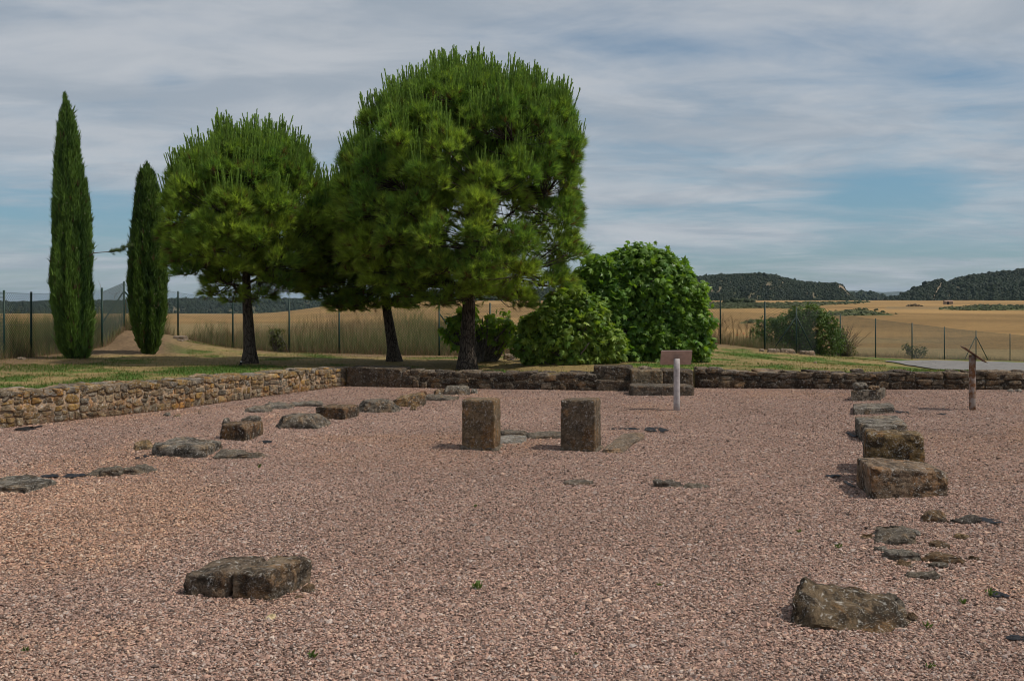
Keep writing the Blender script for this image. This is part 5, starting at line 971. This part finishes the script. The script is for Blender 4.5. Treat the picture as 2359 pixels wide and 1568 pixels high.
rhill = [(2040, 692), (2060, 687), (2085, 676), (2130, 657), (2160, 647), (2171, 645), (2182, 652), (2210, 643), (2260, 634), (2300, 630), (2358, 623), (2450, 613), (2600, 606)]
def seg(PX, TT, a, b, wd):
    x, y_ = PX - a[0], (TT - a[1]) * 60; dx_, dy_ = b[0] - a[0], (b[1] - a[1]) * 60; u = np.clip((x * dx_ + y_ * dy_) / (dx_ * dx_ + dy_ * dy_), 0, 1); return np.exp(-((x - u * dx_) ** 2 + (y_ - u * dy_) ** 2) / wd ** 2)
def bare_r(PX, TT):
    k = 0.35 + 0.9 * nz2(PX, TT, .12, 6); return k * (seg(PX, TT, (2173, .85), (2150, .06), 6) + seg(PX, TT, (2173, .85), (2208, .32), 5) + 0.8 * seg(PX, TT, (2165, .4), (2195, .05), 6)) + 0.9 * g2(PX, TT, 2330, .72, 20, .05)
hill('hill', rhill, 1320, 691, 170, bare_r, 18000, 1.35, (0.024, 0.037, 0.017), 72, 'dark pine woodland covering the right-hand hill')
hill('hill', [(1930, 692), (1960, 680), (1990, 677), (2020, 681), (2050, 690), (2075, 693)], 2300, 692, 120, lambda a, b: 0 * a, 500, 4.0, WC, 73, 'small far wood in the gap between the two hills')
hill('hill', [(-420, 702), (-200, 699), (-100, 698), (50, 698), (130, 695), (250, 694), (400, 690), (560, 689), (700, 690), (900, 691), (1050, 693), (1150, 700)], 2600, 722, 260, lambda a, b: 0.75 * (nz2(a, b, .05, 8) > 0.68), 13000, 3.0, WC, 74, 'long dark wooded ridge on the left horizon')
hill('mountains', [(1860, 690), (1900, 676), (1930, 672), (1960, 669), (1985, 669.5), (2010, 671.5), (2035, 673), (2075, 671), (2110, 675), (2160, 684), (2190, 690)], 14000, 690, 1500, lambda a, b: 0 * a, 0, 0, WC, 75, '')

# scrub on the field banks
r = np.random.default_rng(81); gsel = np.nonzero((green[:, 0] > 0.45) & (gy < 900))[0]; wgt = gy[gsel] ** 1.3; j = r.choice(gsel, 1500, p=wgt / wgt.sum()); P = np.stack([gx[j] + r.normal(0, 1, 1500) * gy[j] * .004, gy[j] * (1 + r.normal(0, .006, 1500)), gz[j]], 1)
mb = MB(); blobs_mesh(mb, P, r.uniform(0.25, 0.7, 1500) * (gy[j] / 220) ** 0.6, np.array((0.070, 0.082, 0.032)) * r.uniform(.6, 1.4, (1500, 1)), r, 0.8); tag(mb.build('scrub', M_cyp), 'low green scrub growing on the banks between wheat fields', 'scrub', kind='stuff')
p = ray_ground(1701, 697.5); P = p + r.normal(0, 1, (60, 3)) * np.array([2.8, 2, 0.5]) * p[1] / 500 + np.array([0, 0, 1.0]); mb = MB(); blobs_mesh(mb, P, np.full(60, 1.2 * p[1] / 500), np.array((0.04, 0.055, 0.022)) * r.uniform(.7, 1.3, (60, 1)), r, 1.0); tag(mb.build('far_shrub', M_cyp, p), 'single dark shrub on the green strip below the flat-topped hill', 'shrub')
M_hut = plain_mat('hut_stone', (0.30, 0.225, 0.16), 0.9, 0, 1.5, 0.25, 0.3); M_tile = plain_mat('hut_roof_tile', (0.30, 0.19, 0.13), 0.9, 0, 2, 0.25)
p = ray_ground(2186, 701.5); sc = p[1] / F_; hut = thing('stone_hut', p, 'tiny lone stone hut among the wheat fields below the right hill', 'hut'); wl, dl, hl = 17 * sc, 13 * sc, 7.0 * sc
def boxv(c, h): P_, F__ = grid_box(1); return np.array(c) + P_ * np.array(h), F__
mb = MB(); mb.add(*boxv(p + np.array([0, dl / 2, hl / 2 - 0.3]), (wl / 2, dl / 2, hl / 2 + 0.3))); mb.build('wall', M_hut, parent=hut)
e = 0.3; z1 = hl + 0.02; rf = np.array([(-wl / 2 - e, -e, z1), (wl / 2 + e, -e, z1), (wl / 2 + e, dl + e, z1), (-wl / 2 - e, dl + e, z1), (-wl / 2 - e, dl / 2, hl + 3.0 * sc), (wl / 2 + e, dl / 2, hl + 3.0 * sc)]) + p
mb = MB(); mb.add(rf, [(0, 1, 5, 4), (2, 3, 4, 5)]); mb.add(rf, [(1, 2, 5), (3, 0, 4)]); mb.add(rf, [(3, 2, 1, 0)]); mb.build('roof', M_tile, parent=hut)
mb = MB(); mb.add(*boxv(p + np.array([-wl * .18, -0.02, 0.8]), (0.45, 0.04, 0.9))); mb.build('door', M_scrap, parent=hut)
p = ray_ground(2108, 706); sc = p[1] / F_; mb = MB(); k = 90; P = p + np.stack([r.uniform(-20, 20, k) * sc, r.uniform(0, 14, k) * sc, np.zeros(k)], 1); hh = np.maximum(0, 7.5 * sc * (1 - ((P[:, 0] - p[0]) / (20 * sc)) ** 2)); P[:, 2] += hh * r.uniform(0.1, 0.8, k)
cc = np.where((r.random(k) < 0.5)[:, None], np.array((0.30, 0.22, 0.15)), np.array((0.06, 0.07, 0.03))); blobs_mesh(mb, P, r.uniform(1.0, 2.2, k) * sc, cc, r, 0.8); tag(mb.build('ruin_mound', M_flat, p), 'small overgrown rubble mound in the fields left of the lone hut', 'rubble mound')

# ------------------------------------------------------------------ air
M_air, t = new_mat('hazy_air'); pv = t.n('ShaderNodeVolumePrincipled', i_Density=3.2e-5); pv.inputs['Color'].default_value = (0.58, 0.78, 1.0, 1); pv.inputs['Anisotropy'].default_value = 0.2
ho = t.n('ShaderNodeOutputMaterial'); t.put(ho.inputs['Volume'], pv.outputs[0])
zlo = float(gz.min()) - 1.0; V_, F__ = grid_box(1); hz = mk('haze', V_ * np.array([40000, 26000, (175 - zlo) / 2]) + np.array([0, 0, (175 + zlo) / 2]), F__, M_air); tag(hz, kind='stuff')
